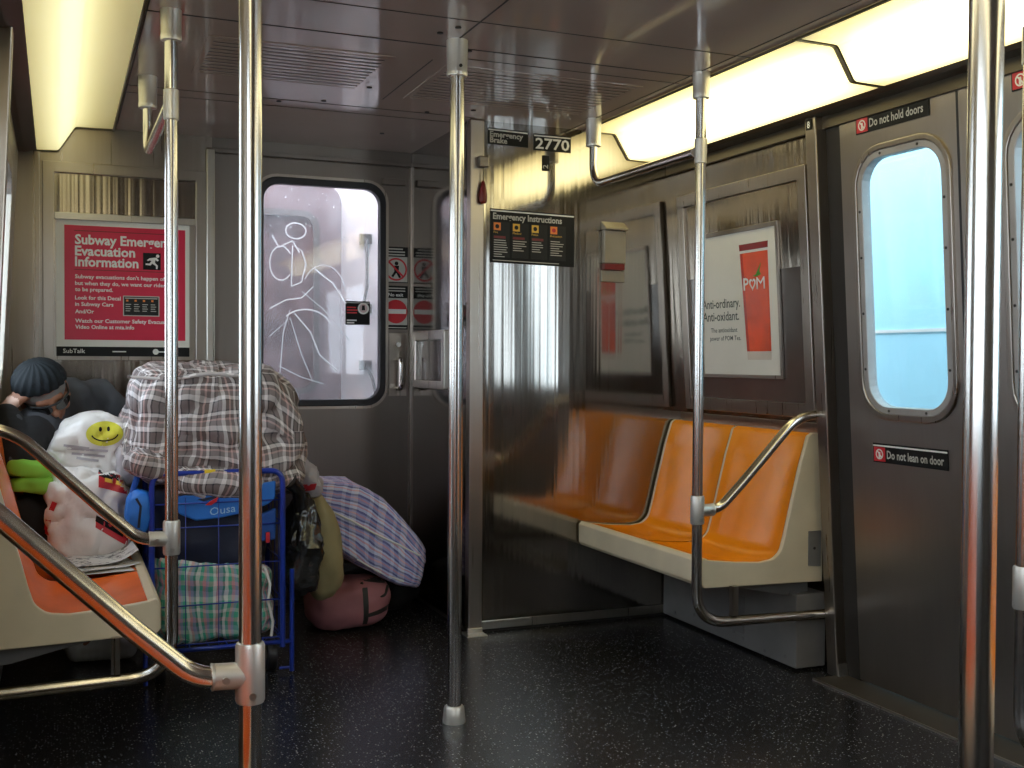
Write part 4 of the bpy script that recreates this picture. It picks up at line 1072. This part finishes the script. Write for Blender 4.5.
# head axes: face looks down and toward the lower right of the photo
hf = V((.34,-.80,-.50)).normalized(); hu = V((-.30,-.40,.86)); hu = (hu-hf*hu.dot(hf)).normalized(); hr = hf.cross(hu)
def hp(r, u, f): return hc + hr*r + hu*u + hf*f
def hsphere(mb, r, u, f, rad):
    base = len(mb.v); mb.sphere((0,0,0), rad, 16, 12)
    for k in range(base, len(mb.v)):
        p = mb.v[k]; mb.v[k] = hp(r+p.x, u+p.z, f+p.y)
person = thing('person', 'person slumped on the left bench in a dark turban cap and sunglasses, head on hand', 'person', (0,4.33,0))
b = MB()
hsphere(b, 0,.030,-.012,(.074,.094,.088)); hsphere(b, 0,-.025,.012,(.060,.078,.075)); hsphere(b, 0,-.075,.035,(.042,.050,.042)); hsphere(b, 0,-.062,.0,(.056,.06,.04))
hsphere(b, 0,.022,.072,(.050,.018,.016)); hsphere(b, 0,.000,.088,(.010,.016,.026)); hsphere(b, 0,-.022,.098,(.016,.018,.014))
hsphere(b, 0,-.052,.082,(.024,.012,.008)); hsphere(b, 0,-.064,.080,(.020,.012,.008))
for s_ in (-1,1):
    hsphere(b, s_*.076,-.005,-.005,(.010,.020,.032)); hsphere(b, s_*.040,-.022,.066,(.022,.02,.02)); hsphere(b, s_*.030,.004,.074,(.014,.010,.010))
limb(b, [hp(0,-.05,-.03), neck, chest+V((0,0,.06))], [.052,.055,.085])
limb(b, [pelv, pelv+V((0,0,.12)), chest, chest+V((0,0,.06))], [.125,.115,.125,.11])
limb(b, [pelv+V((0,.06,0)), pelv-V((0,.06,0))], [.11,.11]); limb(b, [rsh, chest+V((0,0,.06)), lsh], [.058,.095,.058])
limb(b, [rsh,relb,rwr], [.052,.042,.028]); limb(b, [lsh,lelb,lwr], [.052,.042,.028])
limb(b, [rhip,rkn,ran], [.085,.058,.038]); limb(b, [lhip,lkn,lan], [.085,.058,.038])
for an in (ran, lan): limb(b, [an, an+V((.02,0,-.045)), an+V((.13,-.01,-.06))], [.038,.035,.024])
def hand(b, w, d, n, side, curl):
    """palm and five fingers: d = along the hand, n = palm normal (fingers curl toward n)"""
    d = V(d).normalized(); n = V(n); n = (n-d*n.dot(d)).normalized(); s_ = d.cross(n)*side
    for a_ in (-.026,-.009,.009,.026): limb(b, [w, w+d*.085+s_*a_], [.018,.0125])
    for a_, L, r in ((-.028,.060,.0082),(-.010,.076,.0088),(.010,.080,.0090),(.028,.070,.0088)):
        p = w+d*.088+s_*a_; dirv = d.copy(); pts = [p]
        for k in range(3):
            dirv = (dirv*math.cos(curl)+n*math.sin(curl)).normalized() if k == 0 else (dirv+n*math.tan(curl)).normalized()
            p = p+dirv*L*(.45,.31,.24)[k]; pts.append(p)
        limb(b, pts, [r,r*.95,r*.88,r*.75])
    limb(b, [w+d*.022+s_*.018, w+d*.055+s_*.046+n*.012, w+d*.085+s_*.052+n*.024], [.014,.0105,.009])
hand(b, rwr, hp(-.080,.075,-.035)-rwr, (hc-rwr), 1, .22)
hand(b, lwr, (.9,-.3,-.25), (0,-.2,-1), -1, .5)
body = remesh(b, 'body', M['skin'], person, .0055, 3)
body.data.materials.append(M['palm'])  # raised hand is coloured paler to look overexposed
for pf in body.data.polygons:
    if (wloc(body)@V(pf.center)-(rwr+V((0,0,.06)))).length < .125 and (V(pf.center)-hc).length > .118 : pf.material_index = 1
# hoodie: torso, arms, bunched collar
c_ = MB()
limb(c_, [pelv+V((0,0,.02)), pelv+V((0,0,.14)), chest, chest+V((.0,0,.065))], [.142,.138,.145,.125])
limb(c_, [rsh, chest+V((0,0,.068)), lsh], [.075,.108,.088]); limb(c_, [lsh,lelb,lwr-V((.02,0,0))], [.090,.070,.050])
limb(c_, [lsh+V((-.02,-.04,.02)), neck+V((.045,.03,.0)), neck+V((.02,.07,.0)), neck+V((-.05,.05,-.01))], [.05,.042,.05,.045])
limb(c_, [rsh,relb,relb.lerp(rwr,.72)], [.074,.062,.046])
v0 = c_.v; c_.v = [p+V((noise.noise(p*14),noise.noise(p*14+V((9,0,0))),noise.noise(p*14+V((0,9,0)))))*.018 for p in v0]
remesh(c_, 'hoodie', M['hoodie'], person, .008, 3)
k_ = MB(); limb(k_, [relb.lerp(rwr,.30), relb.lerp(rwr,.85)], [.064,.050]); limb(k_, [rsh.lerp(relb,.35), relb], [.078,.068])
remesh(k_, 'black_sleeve', M['coat'], person, .007, 2)
t_ = MB(); limb(t_, [rhip,rkn,ran+V((0,0,.05))], [.105,.078,.060]); limb(t_, [lhip,lkn,lan+V((0,0,.05))], [.105,.078,.060]); limb(t_, [pelv+V((0,.07,-.02)), pelv-V((0,.07,.02))], [.125,.125])
remesh(t_, 'trousers', M['coat'], person, .008, 3)
for an in (ran, lan):
    q = MB(); limb(q, [an+V((-.02,0,-.01)), an+V((-.01,0,-.048)), an+V((.06,-.005,-.045)), an+V((.155,-.012,-.052))], [.046,.040,.043,.036])
    for i,p in enumerate(q.v): q.v[i] = V((p.x,p.y,max(p.z,.002)))
    remesh(q, 'shoe', M['shoe'], person, .006, 2)
# grey hair at the brow, pleated turban cap, sunglasses
hm = MB(); hsphere(hm, 0,.030,-.010,(.080,.095,.062)); remesh(hm, 'hair', M['hair'], person, .005, 2)
g = []; NS, NR = 72, 22
for i in range(NR+1):
    th = (i/NR)*PI*(.50+0); row = []
    for j in range(NS+1):
        ph = 2*PI*j/NS
        pl = 1 + .034*math.cos(ph*18 + i*.42)*math.sin(th)**1.2
        r_ = V((.090*math.sin(th)*math.cos(ph), .106*math.sin(th)*math.sin(ph), .092*math.cos(th)))*pl
        row.append(hp(r_.x, .042+r_.z+.22*r_.y, -.014+r_.y))
    g.append(row)
inner = [[hp(*(0,0,0)) for _ in range(NS+1)]]
cap = MB().grid(g); ca = cap.build('turban_cap', M['hat'], person, fixn=True)
kn = MB(); hsphere(kn, -.060,.075,.035,(.022,.018,.018)); remesh(kn, 'cap_knot', M['hat'], ca, .004, 2)
sg = MB()
for s_ in (-1,1):
    g = []
    for i in range(9):
        row = []
        for j in range(9):
            a_, b_ = i/8*2-1, j/8*2-1; k = math.sqrt(max(1-.5*b_*b_,0)); l_ = math.sqrt(max(1-.5*a_*a_,0))
            rr = s_*.036 + a_*k*.030; uu = .003 + b_*l_*.021
            row.append(hp(rr, uu, .104-8.0*(rr*rr)))
        g.append(row)
    sg.grid(g)
so = sg.build('sunglasses', M['lens'], person, fixn=False)
fr_ = MB().tube([hp(x_, .020, .105-8.0*x_*x_) for x_ in [(-.066+.132*k/12) for k in range(13)]], .0035, 8)
for s_ in (-1,1): fr_.tube([hp(s_*.066,.018,.070), hp(s_*.080,.012,.0), hp(s_*.080,-.005,-.03)], .003, 8)
fr_.build('glasses_frame', M['black'], so)
mb = softbox((-.085,3.98,.715), (.066,.08,.030), (0,.12,0), n=16, p=4, wr=.012, freq=10, seed=31)
fc_ = tag(mb.build('folded_cloth', M['lime']), 'bright lime green folded cloth beside the seated person on the bench', 'cloth')
softbox((-.080,3.98,.662), (.068,.082,.028), (0,.03,0), n=16, p=4, wr=.012, freq=10, seed=32).build('lower_fold', M['lime'], fc_)
mb = softbox((-.075,4.02,.520), (.075,.10,.105), (0,0,0), n=14, p=3, wr=.015, freq=9, seed=33)
tag(mb.build('black_bag', M['coat']), 'black cloth bag under the green cloth on the left bench', 'bag')

# ------------------------------------------------------------------ outside: the next car and the blue wall
FN = Fr((0,5.55,0))
nc = thing('neighbouring_car', 'pale end of the neighbouring subway car seen through the end door window', 'train car', (1.05,5.6,0))
MB().fbox(FN, -.3,2.5,-.3,2.3,-.05,0).build('end_wall', M['nextcar'], nc)
d = MB().ring(FN, rrect(.70,.0,1.34,1.97,.10), rrect(.76,.93,1.20,1.80,.07), 0,.035).build('door', M['nextdoor'], nc, bevel=.008)
MB().prism(FN, rrect(.74,.91,1.22,1.82,.07), 0,.012).build('door_window', M['nextglass'], d)
MB().ring(FN, rrect(.735,.905,1.225,1.825,.09), rrect(.765,.935,1.195,1.795,.065), .03,.045).build('window_gasket', M['grey'], d)
for z in (1.70,1.34,1.05):
    MB().fbox(FN, 1.44,1.50,z-.025,z+.025,0,.03).build('hinge', M['steel'], nc)
MB().tube([FN(1.47,1.70,.04),FN(1.47,1.45,.045),FN(1.45,1.36,.05)], .008, 8).tube([FN(1.47,1.05,.04),FN(1.50,.98,.05),FN(1.52,.88,.05)], .008, 8).build('chain', M['grey'], nc)
bw = thing('trackside_wall', 'light blue wall with a white line outside the side door windows', 'wall', (3.5,3.0,-1))
MB().box((3.5,.5,-1.0),(3.6,8.5,4.2)).build('wall_panel', M['tarp'], bw)
MB().box((3.494,.5,1.214),(3.5,8.5,1.228)).build('white_line', M['white'], bw)
g_ = tag(MB().box((-6,-6,-1.1),(9,10,-1.0)).build('ground', M['ballast']), 'dark track bed outside the car', 'ground'); g_['kind'] = 'structure'
struct(MB().box((-.42,-2.46,2.10),(2.62,YE+.06,2.16)).build('ceiling_roof', M['steel_dark']))

# ------------------------------------------------------------------ daylight
w = bpy.data.worlds.new('daylight'); bpy.context.scene.world = w; w.use_nodes = True
bg = w.node_tree.nodes['Background']; bg.inputs[0].default_value = (.86,.93,1.0,1); bg.inputs[1].default_value = 5.6

# ------------------------------------------------------------------ camera
cam = bpy.data.cameras.new('camera'); co = bpy.data.objects.new('camera', cam); C.objects.link(co)
yaw, pit, rol = math.radians(22.478), math.radians(1.234), math.radians(.328)
f = V((math.sin(yaw)*math.cos(pit), math.cos(yaw)*math.cos(pit), -math.sin(pit)))
r = V((math.cos(yaw), -math.sin(yaw), 0)); u = r.cross(f)
rr, uu = r*math.cos(rol)+u*math.sin(rol), u*math.cos(rol)-r*math.sin(rol)
co.matrix_world = Matrix(((rr.x,uu.x,-f.x,0),(rr.y,uu.y,-f.y,0),(rr.z,uu.z,-f.z,H),(0,0,0,1)))
cam.sensor_width = 36; cam.lens = 36*1100/1024; cam.clip_start = .02
bpy.context.scene.camera = co
bpy.context.scene.view_settings.view_transform = 'Standard'
bpy.context.scene.view_settings.look = 'None'
bpy.context.scene.view_settings.gamma = 1.0
